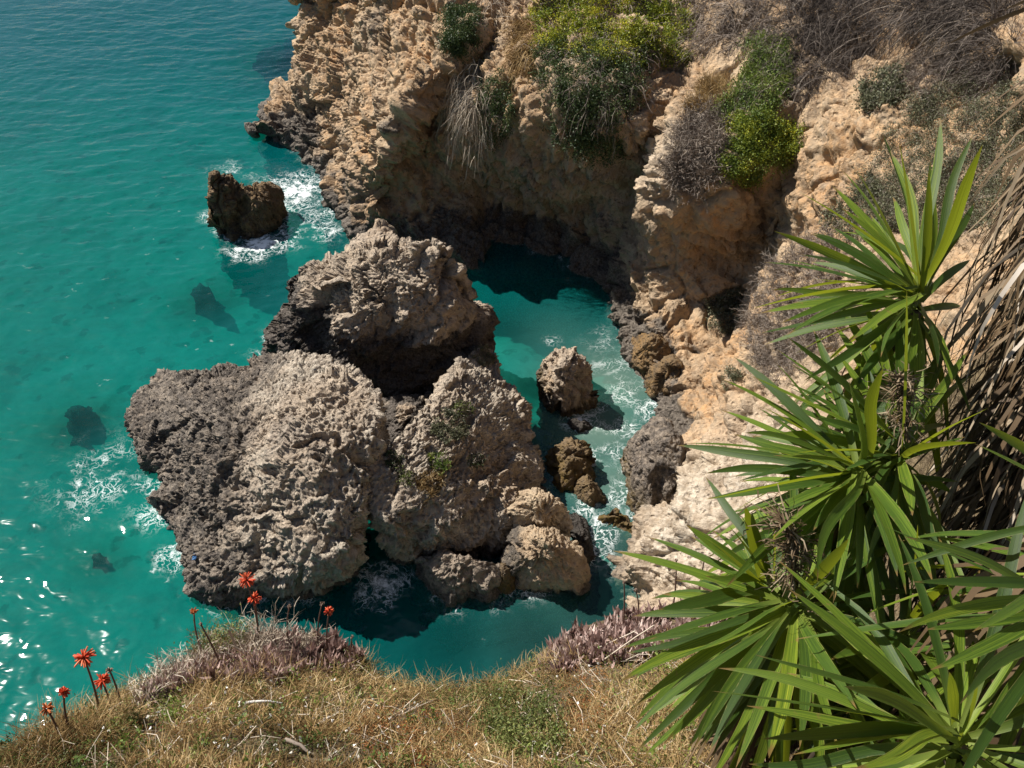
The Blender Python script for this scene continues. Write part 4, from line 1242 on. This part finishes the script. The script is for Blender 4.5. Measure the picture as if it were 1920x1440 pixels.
def yucca(label, cpx, cpy, dist, tips, L=0.7, nfill=26, ndroop=18, w=0.0195, axis=(0, 0, 1), fill_el=(-25, 70), spike=None, seed=0, droopL=0.75, maxpx=99999, minpy=-99999):
    rg = np.random.default_rng(seed)
    c = PD(cpx, cpy, dist)
    ax = unit(np.array(axis, float))
    gz = ground_below(c)
    foot = np.array([c[0] + rg.uniform(-.1, .25), c[1] + rg.uniform(0.0, .2), gz])
    root = empty('yucca', foot)
    tag(root, label, 'yucca', 'yuccas at the right edge')
    lv = Leaves()
    for q in tips:
        px, py, near = q[0], q[1], q[2] if len(q) > 2 else rg.random() < 0.5
        LL = q[3] if len(q) > 3 else L * rg.uniform(0.95, 1.08)
        t = tip_at(c, px, py, LL, near)
        dd = unit(t - c)
        b = c + dd * 0.03 + np.array([rg.normal() * .012, rg.normal() * .012, rg.normal() * .02])
        bow = 0.02 + 0.10 * (1 - abs(dd[2])) + (0.1 if dd[2] < -0.2 else 0)
        axl = unit(ax + 0.25 * rg.normal(size=3) + (np.array([-dd[0], -dd[1], 0]) * 1.2 if dd[2] > 0.6 else 0))
        lv.add(b, t, bow, w * rg.uniform(0.85, 1.15), axl, rg.normal() * 0.35, rg.uniform(0.1, 1.0))
    ga = rg.uniform(0, 6.28)
    e1 = unit(np.cross(ax, [0.3, 1, 0.1])); e2 = np.cross(ax, e1)
    for i in range(nfill):
        f = (i + 0.5) / nfill
        el = math.radians(fill_el[0] + (fill_el[1] - fill_el[0]) * f)
        ga += 2.39996
        dd = math.cos(el) * (math.cos(ga) * e1 + math.sin(ga) * e2) + math.sin(el) * ax
        LL = L * rg.uniform(0.6, 0.95)
        t = c + dd * LL + np.array([0, 0, -0.12 * (1 - f)])
        b = c + dd * 0.03 - ax * 0.10 * (1 - f)
        if np.linalg.norm(t - CAM) < dist - 0.42: continue
        m_ = t - CAM; zc = m_[1] * CP - m_[2] * SP
        tx, ty = 960 + FPX * m_[0] / zc, 720 - FPX * (m_[1] * SP + m_[2] * CP) / zc
        if tx > maxpx or ty < minpy: continue
        lv.add(b, t, 0.10, w * rg.uniform(0.8, 1.1), unit(ax + 0.2 * rg.normal(size=3)), rg.normal() * 0.3, rg.uniform(0.1, 0.9))
    for i in range(ndroop):
        a = ga + i * 2.39996
        h = rg.uniform(0.05, 0.45)
        out = np.array([math.cos(a), math.sin(a), 0])
        b = c - ax * h * 0.8
        LL = droopL * rg.uniform(0.7, 1.05)
        t = b + out * rg.uniform(0.12, 0.5) + np.array([0, 0, -LL * rg.uniform(0.7, 0.95)])
        lv.add(b, t, 0.28, w * rg.uniform(0.9, 1.25), unit(out + np.array([0, 0, 0.7])), rg.normal() * 0.3, rg.uniform(0.3, 1.0))
    lv.build('leaf_rosette', M['yucca'], root)
    a = Acc()
    k = 9
    P = foot + (c - ax * 0.07 - foot) * np.linspace(0, 1, k)[:, None] + np.array([[rg.normal() * .01, rg.normal() * .01, 0] for _ in range(k)])
    P[0, 2] -= 0.15
    a.tube(P, np.interp(np.linspace(0, 1, k), [0, .8, 1], [0.06, 0.045, 0.026]), 0.4, 10)
    a.build('stem', M['bark'], root)
    # dead leaves hanging round the stem
    a = Acc()
    n = 110
    tpos = rg.uniform(0.2, 0.92, n)
    b = foot + (c - foot) * tpos[:, None]
    an = rg.uniform(0, 6.28, n)
    out = np.stack([np.cos(an), np.sin(an), 0 * an], 1)
    LL = rg.uniform(0.25, 0.6, n)[:, None]
    p0 = b + out * 0.04; p1 = p0 + out * 0.10 * LL / .4 + np.array([0, 0, -.3]) * LL; p2 = p1 + out * 0.03 + np.array([0, 0, -.65]) * LL
    side = unit(np.cross(out, [0, 0, 1.0]))
    a.ribbons(np.stack([p0, p1, p2], 1), np.repeat(np.array([[.009, .011, .003]]), n, 0), rg.uniform(0, .4, n), side)
    a.build('dead_leaf_skirt', M['deadleaf'], root)
    if spike:
        a = Acc()
        s0, s1 = c + np.array([0, 0, .05]), tip_at(c, spike[0], spike[1], spike[2], spike[3])
        k = 10
        f = np.linspace(0, 1, k)[:, None]
        P = s0 + (s1 - s0) * f + rg.normal(size=(k, 3)) * 0.006
        a.tube(P, np.linspace(.009, .003, k), .3, 5)
        Pn = np.repeat(P[3:], 8, 0); Nn = unit(rg.normal(size=Pn.shape))
        twiggy(a, Pn, Nn, 130, 0.15, 0.0035, hang=0.5, branch=3, lean=1.0, bright=(.3, .9))
        a.build('dried_flower_spike', M['deadleaf'], root)
    return root

yucca('topmost yucca with a wide fan of sword leaves before the olive scrub', 1728, 550, 3.6,
      [(1765,222,0),(1655,250,0),(1686,268,1),(1820,252,0),(1846,270,1),(1575,315,0),(1605,318,1),(1497,360,1),(1452,433,1),(1556,436,0),(1495,476,1),(1741,320,1),(1412,578,1),(1455,556,0),(1462,602,1),(1475,628,1),(1535,612,0),(1640,452,0),(1590,640,1),(1650,670,1),(1800,400,0)],
      nfill=74, ndroop=40, maxpx=1850, seed=11, fill_el=(-30, 35))
yucca('yucca with upright pale leaf tips just below the topmost one, beside the palm skirt', 1690, 850, 3.35,
      [(1580,566,0),(1607,546,0),(1700,541,1),(1736,558,0),(1475,632,1),(1480,682,1),(1600,650,0),(1770,630,0),(1832,700,0),(1850,765,1),(1560,610,0),(1640,600,0),(1500,760,0),(1830,830,1)],
      nfill=74, ndroop=50, maxpx=1845, seed=12, fill_el=(-30, 30), spike=(1690,700,.3,1))
yucca('yucca in the middle with dark upright heart and one long leaf over the pale rock', 1612, 885, 3.2,
      [(1590,712,1),(1606,700,0),(1652,690,1),(1425,762,1),(1396,812,1),(1447,852,1),(1322,936,1,.72),(1362,1100,1,.72),(1452,1012,1),(1562,1130,1),(1692,1116,1),(1745,1090,1),(1480,790,0),(1530,1090,1),(1470,940,0),(1600,1120,0),(1790,930,0)],
      nfill=70, ndroop=64, maxpx=1825, seed=13, fill_el=(-40, 20))
yucca('smaller yucca with a dark green upright tuft in front of the pale bank rock', 1446, 1105, 3.1,
      [(1396,946,1),(1425,940,0),(1450,985,1),(1366,985,1),(1326,1010,1),(1322,1080,1),(1236,1146,1,.5),(1410,960,1),(1470,1010,0),(1300,1095,0)],
      L=0.42, nfill=10, ndroop=8, seed=14, w=0.023, fill_el=(-20, 30), droopL=.5)
yucca('low yucca whose long leaves arch down to the left over the dry grass', 1492, 1135, 3.0,
      [(1165,1285,1,.74),(1186,1332,1,.72),(1182,1382,1,.72),(1192,1408,1,.7),(1330,1412,1,.66),(1300,1402,1,.62),(1215,1200,1,.62),(1500,1402,1),(1562,1402,1),(1442,1422,1),(1380,1440,1),(1756,1335,1),(1560,1000,0),(1530,1040,1,.3),(1590,1010,1),(1640,1000,0),(1250,1250,1),(1690,1260,0),(1600,1330,1)],
      nfill=44, ndroop=46, seed=15, fill_el=(-40, 10), spike=(1482,985,.42,1))
yucca('yucca at the bottom right corner with long leaves pointing left', 1800, 1385, 2.5,
      [(1416,1226,1,.66),(1335,1296,1,.75),(1520,1130,0,.7),(1560,1152,0,.66),(1430,1385,1,.6),(1482,1412,1,.55),(1700,1066,0),(1640,1182,0),(1852,1200,0),(1780,1260,1,.25),(1830,1270,1,.25),(1580,1280,1),(1600,1440,1),(1900,1250,0)],
      nfill=36, ndroop=30, seed=16, w=0.0165, fill_el=(-35, 35))
yucca('yucca beyond the right edge with blades reaching in under the palm skirt', 2020, 1120, 2.6,
      [(1696,1004,1,.62),(1712,1092,1,.6),(1692,1192,1,.62),(1742,1252,1,.58),(1702,1122,0,.6),(1800,1320,1),(1750,1010,0),(1850,1000,0),(1820,1180,1)],
      nfill=26, ndroop=20, minpy=985, seed=17, w=0.0165)
yucca('uppermost yucca beyond the right edge with two blades crossing the palm skirt', 2040, 960, 2.5,
      [(1836,792,1,.5),(1830,835,1,.5)],
      nfill=6, ndroop=2, seed=18, w=0.013, fill_el=(-60, -20), minpy=900)
yucca('half hidden yucca low in the shade between the middle and right yuccas', 1700, 1190, 3.3,
      [(1560,1240,1),(1640,1010,0),(1720,980,1),(1780,1080,1),(1780,1300,1),(1680,1400,1),(1600,1350,1)],
      nfill=44, ndroop=50, seed=19, fill_el=(-50, 40), minpy=1000)

# ------------------------------------------------------------------ palm with a skirt of dead fronds
pt, pb = PD(2195, 150, 3.8), PD(2065, 1130, 3.7)
pb[2] = ground_below(pb)
palm = empty('palm_tree', pb)
tag(palm, 'palm trunk wrapped in a shaggy skirt of dead brown fronds at the right edge', 'palm')
a = Acc()
k = 14
f = np.linspace(0, 1, k)[:, None]
axis_ = pt - pb
P = pb + axis_ * f + np.array([0.06, 0, 0]) * np.sin(f * 3.14)
P[0, 2] -= 0.2
a.tube(P, np.linspace(0.19, 0.16, k), 0.3, 14)
a.build('trunk', M['bark'], palm)
rg = np.random.default_rng(55)
ud = unit(axis_)
e1 = unit(np.cross(ud, [0, 1, 0.])); e2 = np.cross(ud, e1)
def skirt(n, lo, hi, wid, r0, r1, lmin, lmax):
    a = Acc()
    h = rg.uniform(lo, hi, n); an = rg.uniform(0, 2 * np.pi, n)
    out = np.cos(an)[:, None] * e1 + np.sin(an)[:, None] * e2
    b = pb + axis_ * h[:, None] + out * rg.uniform(.14, .24, n)[:, None]
    LL = rg.uniform(lmin, lmax, n)[:, None]
    dn = -ud * 0.6 + np.array([0, 0, -0.4])
    ln = rg.normal(size=(n, 3)) * 0.22
    pts = [b]
    dcur = unit(out * 0.8 + dn * 0.6 + ln)
    for j in range(6):
        dcur = unit(dcur + (dn + out * (0.12 - 0.08 * j)) * 0.45 + rg.normal(size=(n, 3)) * 0.20)
        pts.append(pts[-1] + dcur * LL / 6)
    side = unit(np.cross(out, dn[None]) + rg.normal(size=(n, 3)) * 0.5)
    w = wid * rg.uniform(.4, 1.3, n)[:, None] * np.array([[.7, 1.0, .95, .85, .6, .4, .1]])
    a.ribbons(np.stack(pts, 1), w, rg.uniform(r0, r1, n), side)
    return a
skirt(2000, 0.12, 1.02, 0.010, 0.0, 0.5, .35, .8).build('dead_frond_skirt', M['deadleaf'], palm)
skirt(300, 0.15, 1.0, 0.011, 0.5, 1.0, .4, .9).build('bleached_frond_strips', M['deadleaf'], palm)
lv = Leaves()
top = P[-1] + ud * 0.3
for (px, py, L_) in [(1765,88,1.0),(1825,220,.9),(1845,245,.8),(1880,20,.9)]:
    t = tip_at(top, px, py, L_, 0)
    lv.add(top, t, 0.14, 0.022, unit(np.array([0, 0, 1.]) + .2 * rg.normal(size=3)), rg.normal() * .3, rg.uniform(0, .3))
lv.build('frond_blades', M['deadleaf'], palm)

# ------------------------------------------------------------------ foreground plants
GT = GROUND_TREE
def cover(name, label, cat, poly, n, mat, length, width, lean=0.3, flop=0.5, ns=900, bright=(0, 1), sz=1.0, K=4, taper=(1, .9, .6, .15)):
    P, N = seeds(poly, ns, GT)
    idx = RNG.integers(0, len(P), n)
    base = P[idx] + RNG.normal(size=(n, 3)) * np.array([.03, .03, .008])
    base[:, 2] -= 0.02
    d = unit(np.array([0, 0, 1.0]) + N[idx] * 0.3 + RNG.normal(size=(n, 3)) * lean)
    patch = 0.5 + 0.5 * np.clip(fbm(base, 2.2, 2, seed=77) * 2.2, -1, 1)
    L = length * RNG.uniform(0.4, 1.1, n) * (0.35 + 1.0 * patch)
    keep = (patch > 0.3) | (RNG.random(n) < 0.4)
    path = [base]
    drift = RNG.normal(size=(n, 3)) * flop
    for k in range(1, K):
        d = unit(d + drift * 0.4 + np.array([0, 0, -0.25 * flop]) + RNG.normal(size=(n, 3)) * 0.12)
        path.append(path[-1] + d * (L / (K - 1))[:, None])
    w = width * np.array(taper)[None] * RNG.uniform(.6, 1.3, n)[:, None]
    r = np.clip(bright[0] + (bright[1] - bright[0]) * (0.6 * RNG.uniform(0, 1, n) + 0.4 * patch), 0, 1)
    a = Acc(); a.ribbons(np.stack(path, 1)[keep], w[keep], r[keep])
    return a, P, N

DRY = [(-60,1475),(-20,1400),(100,1380),(228,1290),(330,1270),(450,1250),(560,1262),(640,1232),(700,1240),(800,1262),(960,1250),(1030,1235),(1100,1235),(1250,1200),(1420,1200),(1480,1470)]
a, _, _ = cover('dry_grass', '', '', DRY, 56000, None, 0.14, 0.0024, lean=.6, flop=.9, ns=3600)
tag(a.build('dry_grass', M['straw']), 'matted dry yellow grass covering the foreground slope', 'grass', kind='stuff')
a = Acc()
P, N = seeds(DRY, 1200, GT)
leafy(a, P, N, 24000, 0.0075, 0.09, spread=0.03, clumps=420, bright=(0, 1))
tag(a.build('green_weeds', M['weed']), 'small green and olive weeds growing through the dry grass', 'weeds', kind='stuff')
a = Acc()
P, N = seeds([(640,1330),(760,1310),(860,1360),(900,1440),(700,1450)], 260, GT)
leafy(a, P, N, 5200, 0.007, 0.07, spread=0.03, clumps=110, bright=(0, 1))
P, N = seeds([(1060,1270),(1130,1260),(1150,1380),(1060,1400)], 160, GT)
leafy(a, P, N, 2600, 0.007, 0.08, spread=0.03, clumps=70, bright=(0, 1))
P, N = seeds([(60,1440),(400,1300),(460,1440)], 160, GT)
leafy(a, P, N, 1800, 0.006, 0.06, spread=0.03, clumps=70, bright=(0, .8))
tag(a.build('rusty_weeds', M['rust']), 'rust red drying weeds among the yellow grass', 'weeds', kind='stuff')
# mauve succulents
def succulents(poly, n, lab):
    P, N = seeds(poly, 520, GT)
    ncl = 420
    ci = RNG.integers(0, len(P), ncl)
    cc = P[ci] + RNG.normal(size=(ncl, 3)) * .02
    nl = n // ncl
    n = ncl * nl
    idx = np.repeat(np.arange(ncl), nl)
    d = unit(np.array([0, 0, 1.1]) + RNG.normal(size=(n, 3)) * 0.5)
    L = 0.10 * RNG.uniform(0.6, 1.25, n)
    b = cc[idx] + d * 0.006
    m = b + d * (L * .55)[:, None]
    t = m + unit(d + np.array([0, 0, .25]) + RNG.normal(size=(n, 3)) * .15) * (L * .45)[:, None]
    a = Acc()
    a.ribbons(np.stack([b, m, t], 1), 0.0105 * np.array([[.9, 1, .08]]) * RNG.uniform(.7, 1.2, n)[:, None],
              np.clip(0.55 * RNG.uniform(0, 1, ncl)[idx] + .45 * RNG.uniform(0, 1, n), 0, 1))
    tag(a.build('succulent_mat', M['mauve']), lab, 'succulents', kind='stuff')
succulents([(250,1325),(330,1270),(385,1225),(450,1208),(470,1180),(560,1175),(640,1205),(690,1250),(600,1268),(450,1285),(330,1300)], 6000,
           'mat of mauve brown pointed succulent leaves along the left lip of the slope')
succulents([(1005,1245),(1035,1200),(1130,1150),(1250,1130),(1400,1110),(1420,1200),(1250,1225),(1120,1250),(1040,1268)], 6000,
           'mat of mauve grey pointed succulent leaves along the right lip of the slope')
# taller wisps along the lip itself, leaning out over the drop
LIPBAND = [(-60,1478),(-20,1380),(98,1360),(160,1320),(228,1280),(290,1255),(300,1300),(440,1262),(560,1262),(640,1262),(640,1210),(720,1250),(850,1265),(960,1245),(1010,1225),(1020,1262),(960,1318),(850,1342),(720,1326),(640,1286),(550,1266),(440,1270),(340,1310),(240,1372),(120,1478)]
a, _, _ = cover('lip_grass', '', '', LIPBAND, 9000, None, 0.2, 0.002, lean=.6, flop=.8, ns=1500, bright=(.2, 1))
tag(a.build('lip_grass', M['straw']), 'straggling straw and dry wisps along the edge of the slope', 'grass', kind='stuff')
a = Acc()
P, N = seeds(LIPBAND, 420, GT)
leafy(a, P, N, 9000, 0.0075, 0.11, spread=0.03, clumps=230, bright=(.1, 1))
tag(a.build('lip_weeds', M['weed']), 'ragged olive weeds along the edge of the slope', 'weeds', kind='stuff')
# loose litter: broken stems lying about
a = Acc()
P, N = seeds(DRY, 700, GT)
n = 800
idx = RNG.integers(0, len(P), n)
d = unit(RNG.normal(size=(n, 3)) * np.array([1, 1, .25]))
L = RNG.uniform(.05, .3, n)[:, None]
b = P[idx] + np.array([0, 0, 1.0]) * RNG.uniform(.01, .09, n)[:, None]
bend = RNG.normal(size=(n, 3)) * .1
a.ribbons(np.stack([b - d * L / 2, b + bend * L, b + d * L / 2], 1), RNG.uniform(.0008, .0024, n)[:, None] * np.array([[1, 1, .6]]), RNG.uniform(.1, 1, n))
tag(a.build('plant_litter', M['paletwig']), 'broken bleached stems littering the slope', 'litter', kind='stuff')
# broad leaved herbs between the grasses
a = Acc()
P, N = seeds(DRY, 300, GT)
leafy(a, P, N, 5200, 0.014, 0.13, spread=0.02, clumps=70, bright=(.1, 1))
tag(a.build('leafy_herbs', M['green']), 'broader leaved green herbs scattered among the dry grass', 'herbs', kind='stuff')
# white flower dots
a = Acc()
P, N = seeds([(560,1270),(700,1285),(850,1310),(1000,1280),(1150,1250),(1180,1430),(560,1440),(120,1420),(300,1310)], 120, GT)
n = 260
for j in range(3):
    v = unit(RNG.normal(size=(len(P), 3))); u = unit(np.cross(v, RNG.normal(size=(len(P), 3))))
    c = P + np.array([0, 0, 1.0]) * RNG.uniform(.05, .16, len(P))[:, None] if j == 0 else c
    a.leaves(c, v * .006, u * .006 * 1.8, RNG.uniform(0, 1, len(P)))
tag(a.build('white_flowers', M['white']), 'tiny white flower heads sprinkled over the grass', 'flowers', kind='stuff')

# pale twiggy shrubs on the lip
for lab, poly, n, mt, ln in [
    ('bleached twiggy shrub on the left lip below the coral flowers', [(430,1225),(520,1206),(560,1210),(520,1228),(450,1240)], 230, 'paletwig', .34),
    ('small spiky bleached shrub beside the single coral flower', [(560,1208),(585,1212),(590,1228),(565,1228)], 60, 'paletwig', .22),
    ('silvery dry shrub trailing over the far left lip', [(250,1322),(340,1265),(390,1235),(400,1250),(330,1290),(270,1328)], 420, 'paletwig', .22)]:
    bush('dry_shrub', lab, 'shrub', poly, GT, ns=60, twig=[(M[mt], dict(n=n, length=ln, width=0.0028, lean=.3, branch=7, bright=(.1, .9)))])
bush('green_shrub', 'feathery yellow green shrub left of the bleached twigs on the lip', 'shrub',
     [(375,1238),(400,1225),(450,1212),(460,1225),(410,1245)], GT, ns=50,
     leaf=[(M['weed'], dict(n=3200, size=0.011, height=0.26, spread=0.04, clumps=46, bright=(.4, 1)))],
     twig=[(M['straw'], dict(n=260, length=.26, width=0.0022, branch=5))])
bush('green_shrub', 'leafy green weed clump at the bottom of the slope beside the yucca', 'shrub',
     [(900,1360),(960,1330),(1040,1340),(1050,1420),(940,1430)], GT, ns=70,
     leaf=[(M['weed'], dict(n=6500, size=0.0095, height=0.2, spread=0.03, clumps=60, bright=(.1, .9)))])
bush('green_shrub', 'olive weed clump on the lip in the dip of the slope', 'shrub',
     [(830,1330),(880,1312),(960,1300),(985,1325),(900,1345)], GT, ns=60,
     leaf=[(M['weed'], dict(n=4200, size=0.009, height=0.17, spread=0.03, clumps=50, bright=(.2, 1)))],
     twig=[(M['straw'], dict(n=160, length=.24, width=0.002, branch=5))])

# aloe flowers
def aloe(label, hx, hy, bx, by, kind, R):
    h = hit(bx, by, GT)
    if h is None: print('no ground', label); return
    b = h[0].copy(); b[2] -= 0.03
    # the head stands above its foot: same distance out, a touch further
    t = PY(hx, hy, b[1] + 0.10)
    root = empty('aloe_flower' if kind != 'seed' else 'seed_head', b)
    tag(root, label, 'flower' if kind != 'seed' else 'seed head', 'coral aloe flowers' if kind != 'seed' else 'dry aloe seed heads')
    a = Acc()
    k = 10; f = np.linspace(0, 1, k)[:, None]
    sway = unit(np.cross(t - b, [0.2, 1, 0])) * RNG.normal() * 0.02
    P = b + (t - b) * f + sway * np.sin(f * 3.1)
    a.tube(P, np.linspace(.0075, .005, k), .35, 6)
    a.build('stem', M['stalk'], root)
    a = Acc()
    n = {'red': 46, 'faded': 30, 'seed': 26}[kind]
    dirs = unit(RNG.normal(size=(n, 3)) + np.array([0, 0, .25]))
    if kind == 'seed':
        for d in dirs: a.tube(np.stack([t, t + d * R * .6, t + d * R]), np.array([.001, .004, .002]), RNG.uniform(0, 1), 5)
    else:
        for d in dirs:
            L = R * RNG.uniform(.75, 1.1)
            e = d + np.array([0, 0, -.35])
            a.tube(np.stack([t + d * .006, t + d * L * .5, t + d * L * .5 + unit(e) * L * .5]), np.array([.002, .0052, .0036]), RNG.uniform(0, 1), 6)
    a.build('bloom' if kind != 'seed' else 'dry_head', M[{'red': 'petal', 'faded': 'faded', 'seed': 'seed'}[kind]], root)

for q in [
    ('large coral aloe flower standing alone before the water at lower left', 157,1233, 186,1345,'red',.062),
    ('medium coral aloe flower on a short stem beside a brown seed head at lower left', 192,1276, 212,1338,'red',.05),
    ('small coral aloe flower low at the left corner', 120,1298, 134,1382,'red',.032),
    ('faded orange aloe flower nearest the left edge', 88,1329, 108,1398,'faded',.036),
    ('largest coral aloe flower, topmost, in front of the slab', 462,1088, 484,1216,'red',.064),
    ('coral aloe flower just below the topmost one among bleached twigs', 478,1122, 490,1218,'red',.052),
    ('small orange half open aloe flower on a tall stem at the shrub', 364,1146, 394,1248,'faded',.03),
    ('small coral star shaped aloe flower at right beside a dry seed head', 617,1146, 613,1226,'red',.04),
    ('dry seed head next to the medium coral flower at lower left', 205,1256, 226,1335,'seed',.022),
    ('dry seed head beside the small coral star flower', 604,1132, 597,1222,'seed',.02),
    ('dry seed head between the bleached twigs and the small coral star flower', 543,1137, 543,1214,'seed',.018),
    ('short dry seed head at the right end of the left mauve mat', 660,1194, 658,1244,'seed',.016),
    ('dark dry stalk leaning behind the green shrub on the left lip', 376,1170, 420,1262,'seed',.012),
    ('leftmost dry seed stalk on the right mauve mat', 1170,1092, 1166,1188,'seed',.014),
    ('shorter dry seed stalk second on the right mauve mat', 1192,1106, 1188,1182,'seed',.014),
    ('tall dry reddish stalk before the pale bank rock', 1268,1050, 1256,1170,'seed',.013),
    ('tallest dry reddish stalk, rightmost before the pale bank rock', 1322,1042, 1306,1166,'seed',.014)]:
    aloe(*q)

# fallen stalks and sticks
for lab, x0, y0, x1, y1, r, m in [
    ('short bleached white stick lying flat in the yellow grass', 462,1327, 532,1327, .010, 'white'),
    ('upright bleached stake leaning in the mauve leaves', 432,1190, 456,1240, .009, 'paletwig'),
    ('thick pale straw stalk lying at the bottom of the slope', 590,1372, 645,1340, .009, 'paletwig'),
    ('long curved straw stalk crossing the yellow grass', 510,1335, 570,1385, .006, 'straw'),
    ('thin horizontal straw near the bottom of the slope', 520,1382, 580,1376, .005, 'straw'),
    ('grey driftwood stick at the bottom edge', 540,1395, 580,1415, .012, 'greytwig'),
    ('long pale stem lying on the right mauve mat', 1130,1245, 1225,1180, .006, 'paletwig'),
    ('second pale stem crossing the right mauve mat', 1105,1228, 1190,1190, .005, 'paletwig'),
    ('bare straw leaning between the left mauve leaves and the grass', 545,1250, 500,1195, .005, 'paletwig'),
    ('thin upright bleached straw before the left mauve mat', 492,1300, 492,1225, .004, 'paletwig'),
    ('straw stalk slanting down the grass near the dip', 700,1380, 760,1335, .005, 'straw')]:
    h0, h1 = hit(x0, y0, GT), hit(x1, y1, GT)
    p0 = h0[0] if h0 else PD(x0, y0, 6.4)
    if h1 is None or y1 < 1200:
        p1 = PY(x1, y1, p0[1] + .05); p0b = p0
    else: p1 = h1[0]
    if h0 is None: p0 = PY(x0, y0, p1[1] + .05)
    lift = np.array([0, 0, .05])
    k = 7; f = np.linspace(0, 1, k)[:, None]
    P = p0 + (p1 - p0) * f + lift + np.array([0, 0, .03]) * np.sin(f * 3.14) * RNG.uniform(-.3, 1) + RNG.normal(size=(k, 3)) * r * .25
    a = Acc(); a.tube(P, r * np.linspace(1, .7, k), RNG.uniform(.5, .9), 7)
    o = a.build('fallen_stalk', M[m], None, P[3])
    tag(o, lab, 'stalk', 'stalks and sticks on the slope')

# blue scrap on the slab
h = hit(366, 1046, ROCKT)
if h is not None:
    a = Acc()
    n = 26
    g = np.stack(np.meshgrid(np.linspace(-.13, .13, n), np.linspace(-.06, .06, n)), -1)
    zz = 0.05 * perlin(np.stack([g[..., 0].ravel() * 14, g[..., 1].ravel() * 14, np.zeros(n * n) + .3], 1), 3)
    nn = h[1]; e1 = unit(np.cross(nn, [0, 0, 1.0])); e2 = np.cross(nn, e1)
    V = h[0] + nn * .06 + g[..., :1].reshape(-1, 1) * e1 + g[..., 1:].reshape(-1, 1) * e2 + zz[:, None] * nn
    a.add(V, grid_quads(n, n), np.clip(.5 + zz * 12, 0, 1))
    o = a.build('plastic_scrap', M['blue'], None, h[0])
    md = o.modifiers.new('thickness', 'SOLIDIFY'); md.thickness = 0.006
    tag(o, 'small crumpled blue scrap caught at the lower left foot of the slab', 'litter')
